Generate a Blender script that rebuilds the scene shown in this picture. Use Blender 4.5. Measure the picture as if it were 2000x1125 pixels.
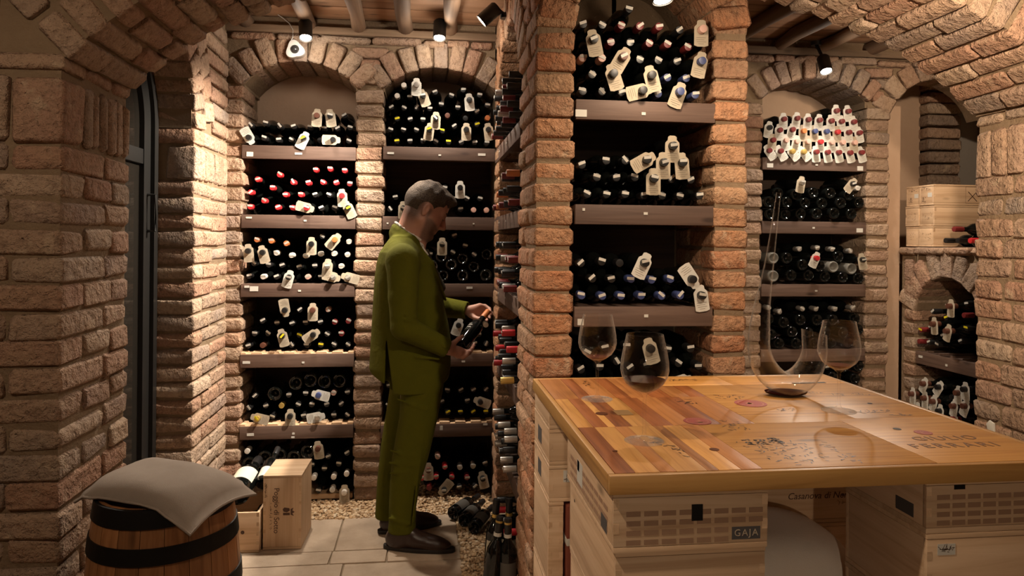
import bpy, bmesh, math, random
import numpy as np
from mathutils import Vector, Matrix, Euler

random.seed(7)
for o in list(bpy.data.objects):
    bpy.data.objects.remove(o, do_unlink=True)
SC = bpy.context.scene
COL = SC.collection
PI = math.pi

# ------------------------------------------------------------------ camera
YAW, ROLL, FPX, EYE = math.radians(7.0), math.radians(0.5), 1400.0, 1.52
PPX, PPY = 1000.0, 470.0                      # principal point of the 2000x1125 frame
_r0 = Vector((math.cos(YAW), -math.sin(YAW), 0)); _f0 = Vector((math.sin(YAW), math.cos(YAW), 0)); _u0 = Vector((0, 0, 1))
CR = _r0 * math.cos(ROLL) + _u0 * math.sin(ROLL)
CU = _u0 * math.cos(ROLL) - _r0 * math.sin(ROLL)
cam = bpy.data.cameras.new('camera'); cam_o = bpy.data.objects.new('camera', cam); COL.objects.link(cam_o)
cam.sensor_width = 36.0; cam.lens = 36.0 * FPX / 2000.0
cam.shift_x = 0.0; cam.shift_y = -(562.5 - PPY) / 2000.0
cam.clip_start = 0.05
m3 = Matrix((CR, CU, -_f0)).transposed()
cam_o.matrix_world = Matrix.Translation((0, 0, EYE)) @ m3.to_4x4()
SC.camera = cam_o

# ------------------------------------------------------------------ world, exposure
w = bpy.data.worlds.new('world'); SC.world = w; w.use_nodes = True
w.node_tree.nodes['Background'].inputs[0].default_value = (1.0, 0.72, 0.48, 1)
w.node_tree.nodes['Background'].inputs[1].default_value = 0.0
SC.view_settings.view_transform = 'Standard'; SC.view_settings.look = 'None'
SC.view_settings.gamma = 1.0; SC.view_settings.use_curve_mapping = False
SC.view_settings.exposure = 0.0
SC.cycles.max_bounces = 8; SC.cycles.diffuse_bounces = 3; SC.cycles.glossy_bounces = 3; SC.cycles.transparent_max_bounces = 20

# lamps of the cellar, added unseen ones last: (lens position, point aimed at, watts, cone degrees, blend); the fixtures are built further down
WARM = (1.0, 0.79, 0.57); WHITER = (1.0, 0.89, 0.75)      # tasting room lamps, newer lamps by the rear shelves
LAMPS = [
    ('black spotlight on the beam between the dome camera and the plaster niche', (-0.647, 4.00, 2.608), (-.45, 3.1, 0.0), 60, 96, 0.7),
    ('black spotlight above the middle of the second arch of the rear wall', (0.075, 4.00, 2.639), (0.0, 3.4, 0.4), 60, 120, 0.7),
    ('black spotlight on a short arm beside the brick corner above the shelves', (0.277, 3.60, 2.621), (-1.08, 3.84, 1.40), 60, 66, 0.6),
    ('spotlight under the broad arch in front of the framed shelves', (0.83, 2.45, 2.37), (0.95, 2.2, 0.9), 60, 150, 0.8),
    ('spotlight under the arch with the white-tagged bottles', (2.364, 4.00, 2.54), (2.35, 3.4, 1.2), 60, 130, 0.8),
    ('ceiling spotlight of the tasting room over the barrel side', (-0.62, 1.05, 2.6), (0.75, 2.0, 1.05), 60, 62, 0.8),
    ('ceiling spotlight of the tasting room over the table', (1.15, .9, 2.75), (.95, 2.7, 1.45), 60, 56, 0.8),
    ('ceiling spotlight of the tasting room beside the broad pier', (1.25, 1.3, 2.2), (2.2, 2.5, 2.05), 60, 100, 0.9),
    ('ceiling spotlight of the tasting room facing the door-side pier', (-1.55, .45, 2.6), (-1.12, 2.3, 1.2), 60, 80, 0.9),  # added lamp, fills the otherwise dark pier front
    ('added unseen spotlight behind the camera shining under the table', (-.2, -1.7, 1.7), (1.12, 2.1, .72), 60, 30, 0.8),  # added fill lamp for the crates and stool beneath the table
    ('added unseen spotlight behind the broad pier brightening the ledge recess', (2.75, 3.05, 2.62), (3.45, 4.6, 1.9), 60, 100, 0.8),  # lamp added out of view to lift the plaster recess
]
POWER = [135, 60, 480, 18, 75, 72, 110, 170, 40, 66, 38]
SPILL = [4.4, 4.4, 3.2, 3.5, 3, 2, 2, 4, 2, 1, 2]      # light that leaks round the reflectors

# ------------------------------------------------------------------ helpers
def ray(px, py):
    return _f0 + CR * ((px - PPX) / FPX) - CU * ((py - PPY) / FPX)

def at(px, py, X=None, Y=None, Z=None):
    """Point of the room seen at a photograph pixel on the plane X=, Y= or Z=."""
    d = ray(px, py)
    t = X / d.x if X is not None else Y / d.y if Y is not None else (Z - EYE) / d.z
    return Vector((0, 0, EYE)) + d * t

def link(o, parent=None):
    COL.objects.link(o)
    if parent is not None:
        o.parent = parent
    return o

def obj(name, me, mat=None, parent=None, loc=(0, 0, 0), rot=(0, 0, 0), scale=(1, 1, 1)):
    o = bpy.data.objects.new(name, me)
    if mat is not None and me is not None and len(me.materials) == 0:
        me.materials.append(mat)
    o.location = loc; o.rotation_euler = rot; o.scale = scale
    return link(o, parent)

def tag(o, label=None, cat=None, group=None, kind=None):
    if label: o['label'] = label
    if cat: o['category'] = cat
    if group: o['group'] = group
    if kind: o['kind'] = kind
    return o

def empty(name, loc=(0, 0, 0), rot=(0, 0, 0)):
    o = bpy.data.objects.new(name, None); o.location = loc; o.rotation_euler = rot
    o.empty_display_size = 0.05
    return link(o)

def smooth(me, ang=None):
    me.polygons.foreach_set('use_smooth', [True] * len(me.polygons))
    if ang:
        me.set_sharp_from_angle(angle=math.radians(ang))
    return me

def pyd(name, v, f, sm=None):
    me = bpy.data.meshes.new(name); me.from_pydata([tuple(p) for p in v], [], f); me.update()
    if sm: smooth(me, sm)
    return me

class MB:
    """collects simple solids into one mesh"""
    def __init__(s): s.v = []; s.f = []
    def add(s, v, f):
        n = len(s.v); s.v += [tuple(p) for p in v]; s.f += [tuple(i + n for i in q) for q in f]; return s
    def box(s, x0, x1, y0, y1, z0, z1):
        return s.add([(x0, y0, z0), (x1, y0, z0), (x1, y1, z0), (x0, y1, z0), (x0, y0, z1), (x1, y0, z1), (x1, y1, z1), (x0, y1, z1)],
                     [(0, 3, 2, 1), (4, 5, 6, 7), (0, 1, 5, 4), (1, 2, 6, 5), (2, 3, 7, 6), (3, 0, 4, 7)])
    def prism(s, poly, a0, a1, axis='y'):
        """closed polygon extruded along an axis; poly in the two remaining axes"""
        n = len(poly)
        def P(p, a):
            return (p[0], a, p[1]) if axis == 'y' else (a, p[0], p[1]) if axis == 'x' else (p[0], p[1], a)
        v = [P(p, a0) for p in poly] + [P(p, a1) for p in poly]
        f = [tuple(range(n)), tuple(range(2 * n - 1, n - 1, -1))] + [(i, i + n, (i + 1) % n + n, (i + 1) % n) for i in range(n)]
        return s.add(v, f)
    def tube(s, pts, rad, n=10, caps=True):
        pts = [Vector(p) for p in pts]
        rad = rad if isinstance(rad, (list, tuple)) else [rad] * len(pts)
        v = []; f = []
        up = Vector((0, 0, 1))
        for i, p in enumerate(pts):
            t = (pts[min(i + 1, len(pts) - 1)] - pts[max(i - 1, 0)]).normalized()
            a = t.cross(up)
            if a.length < 1e-3: a = t.cross(Vector((1, 0, 0)))
            a.normalize(); b = a.cross(t)
            for k in range(n):
                th = 2 * PI * k / n
                v.append(p + (a * math.cos(th) + b * math.sin(th)) * rad[i])
        for i in range(len(pts) - 1):
            for k in range(n):
                f.append((i * n + k, i * n + (k + 1) % n, (i + 1) * n + (k + 1) % n, (i + 1) * n + k))
        if caps:
            f.append(tuple(range(n - 1, -1, -1))); f.append(tuple(range((len(pts) - 1) * n, len(pts) * n)))
        return s.add(v, f)
    def lathe(s, prof, n=16, axis='z', cap0=True, cap1=True):
        v = []; f = []
        for (r, h) in prof:
            for k in range(n):
                th = 2 * PI * k / n
                c, q = r * math.cos(th), r * math.sin(th)
                v.append((c, q, h) if axis == 'z' else (c, h, -q) if axis == 'y' else (h, c, q))
        for i in range(len(prof) - 1):
            for k in range(n):
                f.append((i * n + k, i * n + (k + 1) % n, (i + 1) * n + (k + 1) % n, (i + 1) * n + k))
        if cap0: f.append(tuple(range(n - 1, -1, -1)))
        if cap1: f.append(tuple(range((len(prof) - 1) * n, len(prof) * n)))
        return s.add(v, f)
    def mesh(s, name, sm=None, bevel=0):
        me = pyd(name, s.v, s.f)
        if bevel:
            bm = bmesh.new(); bm.from_mesh(me)
            bmesh.ops.bevel(bm, geom=[e for e in bm.edges if len(e.link_faces) == 2 and e.calc_face_angle(0) > 0.6], offset=bevel, segments=2, affect='EDGES', profile=0.6)
            bm.to_mesh(me); bm.free()
        if sm: smooth(me, sm)
        return me

def box_mesh(name, lx, ly, lz, bevel=0.004):
    """box centred in x, y with its base on z=0"""
    return MB().box(-lx / 2, lx / 2, -ly / 2, ly / 2, 0, lz).mesh(name, 40, bevel)

_txt = {}
def text_mesh(s, size, shear=0.0, align='CENTER', space=1.0):
    key = (s, size, shear, align, space)
    if key not in _txt:
        cu = bpy.data.curves.new('lettering', 'FONT'); cu.body = s; cu.size = size; cu.shear = shear
        cu.align_x = align; cu.align_y = 'CENTER'; cu.extrude = 0.0003; cu.resolution_u = 3; cu.space_character = space
        t = bpy.data.objects.new('lettering_curve', cu); COL.objects.link(t)
        dg = bpy.context.evaluated_depsgraph_get()
        me = bpy.data.meshes.new_from_object(t.evaluated_get(dg)); me.name = 'lettering'
        bpy.data.objects.remove(t, do_unlink=True); bpy.data.curves.remove(cu)
        _txt[key] = me
    return _txt[key].copy()

# ------------------------------------------------------------------ materials
class NT:
    def __init__(s, name):
        s.m = bpy.data.materials.new(name); s.m.use_nodes = True
        s.t = s.m.node_tree; s.b = s.t.nodes['Principled BSDF']; s.out = s.t.nodes['Material Output']
    def n(s, typ, **kw):
        q = s.t.nodes.new('ShaderNode' + typ)
        for k, v in kw.items():
            if k.startswith('i_'):
                q.inputs[int(k[2:])].default_value = v
            else:
                setattr(q, k, v)
        return q
    def l(s, a, b): s.t.links.new(a, b)
    def set(s, **kw):
        for k, v in kw.items():
            s.b.inputs[k.replace('_', ' ')].default_value = v
        return s
    def ramp(s, fac, stops, interp='LINEAR'):
        r = s.n('ValToRGB'); r.color_ramp.interpolation = interp
        e = r.color_ramp.elements
        while len(e) < len(stops): e.new(0.5)
        for k, (p, c) in enumerate(stops):
            e[k].position = p; e[k].color = (c[0], c[1], c[2], 1)
        s.l(fac, r.inputs[0]); return r.outputs[0]
    def noise(s, vec, scale, detail=4, rough=0.55, dist=0.0):
        q = s.n('TexNoise'); q.inputs['Scale'].default_value = scale; q.inputs['Detail'].default_value = detail
        q.inputs['Roughness'].default_value = rough; q.inputs['Distortion'].default_value = dist
        if vec is not None: s.l(vec, q.inputs['Vector'])
        return q.outputs['Fac']
    def mix(s, fac, a, b, mode='MIX'):
        q = s.n('Mix', data_type='RGBA', blend_type=mode)
        for sock, val in ((q.inputs['Factor'], fac), (q.inputs['A'], a), (q.inputs['B'], b)):
            pass
        def put(sock, val):
            if hasattr(val, 'is_linked') or hasattr(val, 'links'): s.l(val, sock)
            elif isinstance(val, (int, float)): sock.default_value = val
            else: sock.default_value = (val[0], val[1], val[2], 1)
        put(q.inputs[0], fac); put(q.inputs[6], a); put(q.inputs[7], b)
        return q.outputs[2]
    def math(s, op, a, b=0.0, clamp=False):
        q = s.n('Math', operation=op); q.use_clamp = clamp
        for k, val in enumerate((a, b)):
            if isinstance(val, (int, float)): q.inputs[k].default_value = val
            else: s.l(val, q.inputs[k])
        return q.outputs[0]
    def bump(s, h, strength, dist, prev=None):
        q = s.n('Bump'); q.inputs['Strength'].default_value = strength; q.inputs['Distance'].default_value = dist
        s.l(h, q.inputs['Height'])
        if prev is not None: s.l(prev, q.inputs['Normal'])
        return q.outputs['Normal']
    def pos(s): return s.n('NewGeometry').outputs['Position']
    def rnd(s): return s.n('ObjectInfo').outputs['Random']
    def objc(s, sc=(1, 1, 1), by_random=True):
        """object coordinates, scaled, shifted by the object's random number"""
        q = s.n('TexCoord'); mp = s.n('Mapping'); mp.inputs['Scale'].default_value = sc
        s.l(q.outputs['Object'], mp.inputs['Vector'])
        if by_random:
            v = s.n('CombineXYZ'); r = s.math('MULTIPLY', s.rnd(), 37.0)
            s.l(r, v.inputs[0]); s.l(r, v.inputs[1]); s.l(r, v.inputs[2]); s.l(v.outputs[0], mp.inputs['Location'])
        return mp.outputs[0]

def flat(name, col, rough=0.6, metal=0.0, spec=0.5, coat=0.0, bump=None):
    t = NT(name); t.set(Base_Color=(*col, 1), Roughness=rough, Metallic=metal)
    t.b.inputs['Specular IOR Level'].default_value = spec
    if coat: t.b.inputs['Coat Weight'].default_value = coat; t.b.inputs['Coat Roughness'].default_value = 0.08
    if bump:
        t.l(t.bump(t.noise(t.pos(), bump[0], 4), bump[1], bump[2]), t.b.inputs['Normal'])
    return t.m

def brick_mat(name, stops):
    t = NT(name); p = t.pos()
    base = t.ramp(t.rnd(), stops) if stops else t.ramp(t.rnd(), [(0.0, (.31, .205, .145)), (.16, (.37, .245, .17)), (.30, (.33, .175, .115)), (.44, (.41, .28, .195)),
                            (.58, (.25, .185, .145)), (.70, (.44, .325, .235)), (.84, (.36, .20, .13)), (1.0, (.27, .215, .175))])
    big = t.noise(p, 7.0, 3)
    c = t.mix(t.math('MULTIPLY', t.ramp(big, [(.35, (0, 0, 0)), (.7, (1, 1, 1))]), 0.55), base, (.40, .26, .16))
    fine = t.noise(p, 42.0, 4, 0.65)
    c = t.mix(t.math('MULTIPLY', t.ramp(fine, [(.30, (1, 1, 1)), (.52, (0, 0, 0))]), 0.55), c, (.13, .075, .048))
    lime = t.noise(p, 17.0, 3, 0.6, 0.6)
    c = t.mix(t.math('MULTIPLY', t.ramp(lime, [(.58, (0, 0, 0)), (.72, (1, 1, 1))]), 0.6), c, (.50, .37, .25))
    t.l(c, t.b.inputs['Base Color'])
    t.set(Roughness=0.92); t.b.inputs['Specular IOR Level'].default_value = 0.2
    n1 = t.bump(t.noise(p, 28.0, 4, 0.65), 1.0, 0.022)
    n2 = t.bump(fine, 1.0, 0.010, n1)
    t.l(n2, t.b.inputs['Normal'])
    return t.m

def rough_mat(name, a, b, scale=14, bs=40, bd=0.01, rough=0.95):
    t = NT(name); p = t.pos()
    t.l(t.mix(t.noise(p, scale, 6, 0.6), a, b), t.b.inputs['Base Color']); t.set(Roughness=rough)
    t.b.inputs['Specular IOR Level'].default_value = 0.2
    t.l(t.bump(t.noise(p, bs, 6, 0.65), 0.8, bd), t.b.inputs['Normal'])
    return t.m

def wood_mat(name, stops, axis='x', grain=1.0, rough=0.55, knots=True, spec=0.4, coat=0.0, vary=0.25):
    """stops: three colours from light to dark; grain runs along the object's own axis"""
    t = NT(name)
    lo, hi = 1.2 * grain, 26.0 * grain
    sc = {'x': (lo, hi, hi), 'y': (hi, lo, hi), 'z': (hi, hi, lo)}[axis]
    v = t.objc(sc)
    g = t.noise(v, 1.6, 6, 0.6, 0.9)
    c = t.ramp(g, [(.28, stops[2]), (.48, stops[1]), (.72, stops[0])])
    tone = t.math('ADD', t.math('MULTIPLY', t.rnd(), vary * 2), 1.0 - vary)
    tn = t.n('CombineColor'); [t.l(tone, tn.inputs[k]) for k in range(3)]
    c = t.mix(1.0, c, tn.outputs[0], 'MULTIPLY')
    if knots:
        sk = {'x': (3, 9, 9), 'y': (9, 3, 9), 'z': (9, 9, 3)}[axis]
        vo = t.n('TexVoronoi'); vo.inputs['Scale'].default_value = 1.0
        t.l(t.objc(sk), vo.inputs['Vector'])
        k = t.ramp(vo.outputs['Distance'], [(.05, (1, 1, 1)), (.13, (0, 0, 0))])
        c = t.mix(t.math('MULTIPLY', k, 0.75), c, tuple(q * 0.35 for q in stops[2]))
    t.l(c, t.b.inputs['Base Color']); t.set(Roughness=rough); t.b.inputs['Specular IOR Level'].default_value = spec
    if coat: t.b.inputs['Coat Weight'].default_value = coat; t.b.inputs['Coat Roughness'].default_value = 0.12
    t.l(t.bump(g, 0.25, 0.003), t.b.inputs['Normal'])
    return t.m

def cloth_mat(name, a, b, scale=420, rough=0.95, sheen=0.3, wr=9.0, wd=0.012):
    t = NT(name); p = t.pos()
    t.l(t.mix(t.noise(p, 24, 4), a, b), t.b.inputs['Base Color']); t.set(Roughness=rough)
    t.b.inputs['Specular IOR Level'].default_value = 0.15; t.b.inputs['Sheen Weight'].default_value = sheen
    t.b.inputs['Sheen Tint'].default_value = (*b, 1)
    n1 = t.bump(t.noise(p, wr, 3, 0.5, 0.5), 0.5, wd)
    t.l(t.bump(t.noise(p, scale, 2), 0.35, 0.002, n1), t.b.inputs['Normal'])
    return t.m

def glass_mat(name, tint=(1, 1, 1), lo=0.03, hi=0.85):
    """thin blown glass: clear where seen square on, mirror-like at grazing angles"""
    t = NT(name); t.t.nodes.remove(t.b)
    tr = t.n('BsdfTransparent'); tr.inputs[0].default_value = (*tint, 1)
    gl = t.n('BsdfGlossy'); gl.inputs['Roughness'].default_value = 0.02
    fr = t.n('Fresnel'); bf = t.n('NewGeometry').outputs['Backfacing']      # same reflectance on both sides of the thin wall
    t.l(t.math('ADD', t.math('MULTIPLY', bf, 1 / 1.45 - 1.45), 1.45), fr.inputs['IOR'])
    mx = t.n('MixShader')
    t.l(fr.outputs[0], mx.inputs[0]); t.l(tr.outputs[0], mx.inputs[1]); t.l(gl.outputs[0], mx.inputs[2])
    df = t.n('BsdfDiffuse'); df.inputs[0].default_value = (.55, .5, .45, 1); lw = t.n('LayerWeight'); lw.inputs[0].default_value = .5  # pale diffuse painted on grazing edges, standing in for light gathered there
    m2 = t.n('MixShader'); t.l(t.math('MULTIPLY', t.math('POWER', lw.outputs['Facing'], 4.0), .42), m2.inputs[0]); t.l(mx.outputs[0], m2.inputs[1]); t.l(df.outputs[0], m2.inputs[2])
    t.l(m2.outputs[0], t.out.inputs[0])
    return t.m

def emit_mat(name, col, s):
    t = NT(name); t.set(Base_Color=(1, 1, 1, 1)); t.b.inputs['Emission Color'].default_value = (*col, 1); t.b.inputs['Emission Strength'].default_value = s
    return t.m

BRICK = brick_mat('old_brick', None)
BRICKO = brick_mat('orange_brick', [(0.0, (.36, .185, .10)), (.2, (.42, .20, .10)), (.4, (.40, .155, .075)), (.55, (.44, .25, .14)), (.7, (.30, .18, .115)), (.85, (.43, .18, .085)), (1.0, (.45, .29, .18))])
MORTAR = rough_mat('lime_mortar', (.19, .125, .075), (.30, .21, .13), 12, 60, 0.012)
PLASTER = rough_mat('tan_plaster', (.42, .28, .19), (.52, .36, .25), 5, 30, 0.004)
GREYWALL = rough_mat('grey_plaster', (.24, .21, .18), (.30, .26, .22), 6, 40, 0.003)
SHELFW = wood_mat('shelf_wood', [(.145, .090, .067), (.112, .067, .049), (.074, .041, .030)], 'x', 0.9, 0.6, vary=.18)
SHELFY = wood_mat('shelf_wood_deep', [(.145, .090, .067), (.112, .067, .049), (.074, .041, .030)], 'y', 0.9, 0.6, vary=.18)
PALEW = wood_mat('pale_batten_wood', [(.62, .43, .27), (.52, .34, .20), (.40, .25, .14)], 'x', 0.9, 0.6)
LOGM = wood_mat('log_wood', [(.20, .12, .07), (.14, .08, .045), (.08, .045, .025)], 'y', 0.5, 0.8)
CEILW = wood_mat('ceiling_board_wood', [(.36, .20, .11), (.30, .16, .085), (.22, .115, .06)], 'x', 0.5, 0.8)
PLATEW = wood_mat('wall_plate_wood', [(.24, .16, .10), (.18, .115, .07), (.11, .07, .042)], 'x', 0.5, 0.85)
STONE = rough_mat('floor_stone', (.31, .225, .15), (.62, .49, .375), 7, 35, 0.006, 0.75)
EARTH = rough_mat('cellar_earth', (.24, .175, .115), (.33, .25, .17), 20, 60, 0.01)
GLASSB = flat('dark_bottle_glass', (.004, .0045, .004), 0.07, spec=0.5)
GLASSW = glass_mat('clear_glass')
IRON = flat('black_iron', (.012, .011, .010), 0.5, 0.6, bump=(60, .3, .002))
BLACK = flat('black_lacquer', (.01, .009, .008), 0.4)
PAPER = rough_mat('tag_card', (.38, .315, .23), (.46, .385, .29), 30, 80, 0.0005, 0.8)
WHITE = flat('white_paper', (.58, .55, .49), 0.7)
YELLOW = flat('yellow_sticker', (.85, .72, .02), 0.6)
INK = flat('printed_ink', (.035, .028, .022), 0.7)
CAPS = {
    'k': flat('black_capsule', (.012, .011, .011), 0.35), 'r': flat('red_capsule', (.48, .02, .025), 0.4),
    'm': flat('maroon_capsule', (.16, .018, .018), 0.4), 'w': flat('white_capsule', (.66, .60, .53), 0.45),
    'o': flat('orange_capsule', (.55, .17, .05), 0.45), 'b': flat('blue_capsule', (.045, .06, .16), 0.35),
    'g': flat('gold_capsule', (.62, .42, .12), 0.3, 0.6), 's': flat('silver_capsule', (.55, .50, .45), 0.3, 0.7),
    'p': flat('pale_pink_capsule', (.60, .36, .29), 0.45), 'n': flat('brown_wax_capsule', (.10, .035, .02), 0.5),
}
# ================================================================== the setting
_bk = {}
def weighted(me):
    """smooth shading with normals ruled by the large faces, so that faces stay flat and worn edges round"""
    me.polygons.foreach_set('use_smooth', [True] * len(me.polygons))
    acc = [Vector((0, 0, 0)) for _ in me.vertices]
    for p in me.polygons:
        for v in p.vertices: acc[v] += p.normal * p.area ** 1.5
    me.normals_split_custom_set_from_vertices([a.normalized() for a in acc])
def brick_mesh(l, d, h, var, mat):
    key = (round(l / .015), round(d / .015), round(h / .01), var, mat.name)
    if key not in _bk:
        rg = random.Random(key[0] * 7 + key[1] * 131 + key[2] * 977 + var * 31)
        b = 0.009 + 0.004 * rg.random()
        hx, hy, hz = l / 2, d / 2, h / 2
        j = lambda a=.0032: rg.uniform(-a, a)
        bm = bmesh.new()
        for sx in (-1, 1):
            for sy in (-1, 1):
                for sz in (-1, 1):
                    c = b * rg.uniform(.7, 1.7)                      # each corner worn by its own amount
                    for p in ((hx, hy - c, hz - c), (hx - c, hy, hz - c), (hx - c, hy - c, hz)):
                        bm.verts.new((sx * p[0] + j(), sy * p[1] + j(), sz * p[2] + j(.002)))
        bmesh.ops.convex_hull(bm, input=bm.verts)
        bmesh.ops.dissolve_limit(bm, angle_limit=math.radians(4), verts=bm.verts, edges=bm.edges)
        me = bpy.data.meshes.new('brick'); bm.to_mesh(me); bm.free()
        me.materials.append(mat); weighted(me)
        _bk[key] = (me, l, d, h)
    return _bk[key]

NB = {}
def brick(wall, c, dims, rot=(0, 0, 0), jit=1.0):
    NB[wall.name] = NB.get(wall.name, 0) + 1
    me, l, d, h = brick_mesh(*dims, random.randrange(5), BRICKO if wall.name == 'wall_center' else BRICK)
    o = bpy.data.objects.new('brick', me)
    o.location = [c[k] + random.uniform(-.0035, .0035) * jit for k in range(3)]
    o.rotation_euler = [rot[k] + random.uniform(-.011, .011) * jit for k in range(3)]
    o.scale = (dims[0] / l, dims[1] / d, dims[2] / h)
    return link(o, wall)

PITCH, BH = 0.083, 0.0765
def block(wall, x0, x1, y0, y1, z, h=BH):
    """one brick filling the box, joints taken off"""
    g = .005
    return brick(wall, ((x0 + x1) / 2, (y0 + y1) / 2, z), (x1 - x0 - g * .6, y1 - y0 - g, h * random.uniform(.95, 1.05)))

def courses(z0, z1):
    n = int(round((z1 - z0) / PITCH)); p = (z1 - z0) / n
    return [z0 + p * (k + .5) for k in range(n)]

def pillar(wall, x0, x1, y0, y1, z0, z1, front=.14):
    for k, z in enumerate(courses(z0, z1)):
        cut = y0 + (front if k % 2 else (y1 - y0) * .62)
        dx = random.uniform(-.004, .004)
        block(wall, x0 + dx, x1 + dx, y0 + random.uniform(-.004, .004), cut, z)
        if y1 - cut > .05: block(wall, x0 + dx, x1, cut, y1, z)

def wall_root(name, mb, mat=None):
    o = obj(name, mb.mesh(name), mat or MORTAR); o['kind'] = 'structure'
    return o

def arc_pts(a0, a1, zs, rise, n=14):
    """segmental arch as a list of points from a0 to a1"""
    hw = (a1 - a0) / 2; R = (hw * hw + rise * rise) / (2 * rise); th = math.asin(min(1, hw / R)); 
    if rise > hw: th = PI - th
    c = (a0 + a1) / 2
    return [(c + R * math.sin(t), zs + rise - R + R * math.cos(t)) for t in np.linspace(-th, th, n)]

def arch_panel(mb, a0, a1, zs, rise, ztop, d0, d1, axis='y', n=14):
    """wall above an arch, between depth d0 and d1"""
    pts = arc_pts(a0, a1, zs, rise, n)
    for p, q in zip(pts[:-1], pts[1:]):
        mb.prism([p, q, (q[0], ztop), (p[0], ztop)], d0, d1, axis)

def voussoirs(wall, a0, a1, zs, rise, d0, d1, count, ring=.14, axis='y', part=(0, 1), proud=.004):
    """bricks set radially around a segmental arch"""
    hw = (a1 - a0) / 2; R = (hw * hw + rise * rise) / (2 * rise); th = math.asin(min(1, hw / R)); c = (a0 + a1) / 2; zc = zs + rise - R
    wdt = 2 * th * R / count
    for k in range(count):
        f = (k + .5) / count
        if not part[0] <= f <= part[1]: continue
        t = -th + 2 * th * f
        L = ring * random.uniform(.92, 1.06); r = R + L / 2 - proud
        a, z = c + r * math.sin(t), zc + r * math.cos(t)
        w = wdt * (R + L * .4) / R - .008
        if axis == 'y':
            brick(wall, (a, (d0 + d1) / 2 + random.uniform(-.005, .005), z), (w, d1 - d0, L), (0, t, 0))
        else:
            brick(wall, ((d0 + d1) / 2 + random.uniform(-.005, .005), a, z), (d1 - d0, w, L), (-t, 0, 0))

YB = 4.22           # face of the rear wall
YD = 4.62           # back of its bays
ZC = 2.79           # ceiling boards
SHELF_Z = [2.05, 1.655, 1.263, 0.858, 0.448]
# bays of the rear wall: x0, x1, springing, rise, voussoirs
BAYS = [(-1.022, -.398, 2.385, .150, 9), (-.234, .410, 2.39, .135, 9), (2.083, 2.766, 2.41, .140, 10)]

# ---- rear wall
mb = MB()
ins = .014
for (x0, x1) in ((-1.2, -1.022), (-.398, -.234), (1.25, 2.083), (2.766, 2.93)):
    mb.box(x0 + ins, x1 - ins, YB + ins, YD, 0, 2.40)
for (x0, x1, zs, rise, n) in BAYS:
    arch_panel(mb, x0 - .001, x1 + .001, zs + .01, rise, ZC, YB + .02, YD)
for (x0, x1) in ((-1.2, -1.022), (-.398, -.234), (1.25, 2.083), (2.766, 2.93)):
    mb.box(x0, x1, YB + .02, YD, 2.38, ZC)
arch_panel(mb, 2.93, 3.62, 2.34, .24, ZC, YB + .02, YB + .2)
wall_back = wall_root('wall_back', mb)
for (x0, x1) in ((-1.145, -1.022), (-.398, -.234), (1.935, 2.083), (2.766, 2.93)):
    for k, z in enumerate(courses(0, 2.39)):
        a = random.uniform(-.004, .004); cut = YB + (.15 if k % 2 else .29)
        block(wall_back, x0 + a, x1 + a, YB + random.uniform(-.006, .004), cut, z)
        if k % 2: block(wall_back, x0, x1, cut, YD - .02, z)
for k, z in enumerate(courses(0, 2.39)):
    o = -.14 if k % 2 else 0
    for q in range(2):
        block(wall_back, 1.36 + q * .29 + o + .0, 1.645 + q * .29 + min(o + .14, 0) * 0 + (o if q == 0 else 0), YB, YB + .14, z)
for (x0, x1, zs, rise, n) in BAYS:
    voussoirs(wall_back, x0 - .02, x1 + .02, zs, rise, YB - .012, YD - .03, n, .155)
voussoirs(wall_back, 2.93, 3.62, 2.34, .24, YB - .01, YB + .2, 9, .14, part=(0, .62))
# bricks of the spandrels and the levelling course below the beams
for xc in (-.316, 2.848):
    brick(wall_back, (xc, YB + .07, 2.455), (.09, .14, .07)); brick(wall_back, (xc, YB + .07, 2.60), (.20, .14, .065)); brick(wall_back, (xc, YB + .07, 2.535), (.12, .14, .06))
for (xa, xb) in ((-1.1, .42), (1.9, 3.4)):
    x = xa
    while x < xb:
        L = random.choice((.14, .25, .29))
        brick(wall_back, (x + L / 2, YB + .05, 2.668 + random.uniform(-.003, .003)), (L - .012, .13, .045)); x += L
pl = obj('plaster_panel', MB().box(-1.3, 3.05, YD, YD + .1, 0, ZC).mesh('plaster_panel'), PLASTER, wall_back)
DARKW = wood_mat('dark_back_boards', [(.085, .05, .033), (.06, .035, .023), (.04, .022, .015)], 'x', .6, .7)
obj('back_boards', MB().box(-1.03, .42, YD - .012, YD, 0, 2.02).mesh('back_boards'), DARKW, wall_back); obj('back_boards', MB().box(2.08, 2.77, YD - .012, YD, 0, 2.02).mesh('back_boards'), DARKW, wall_back)
obj('plaster_panel', MB().box(2.93, 3.02, YB + .03, YB + .3, 0, 2.4).mesh('plaster_panel'), PLASTER, wall_back)

# ---- wall plates (timbers the beams rest on)
for i, (xa, xb) in enumerate(((-1.15, .42), (1.28, 3.7))):
    o = obj('trim_%d' % (i + 1), MB().box(xa, xb, YB - .02, YB + .14, 2.694, 2.735).mesh('wall_plate', 40, .006), PLATEW); o['kind'] = 'structure'

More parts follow.
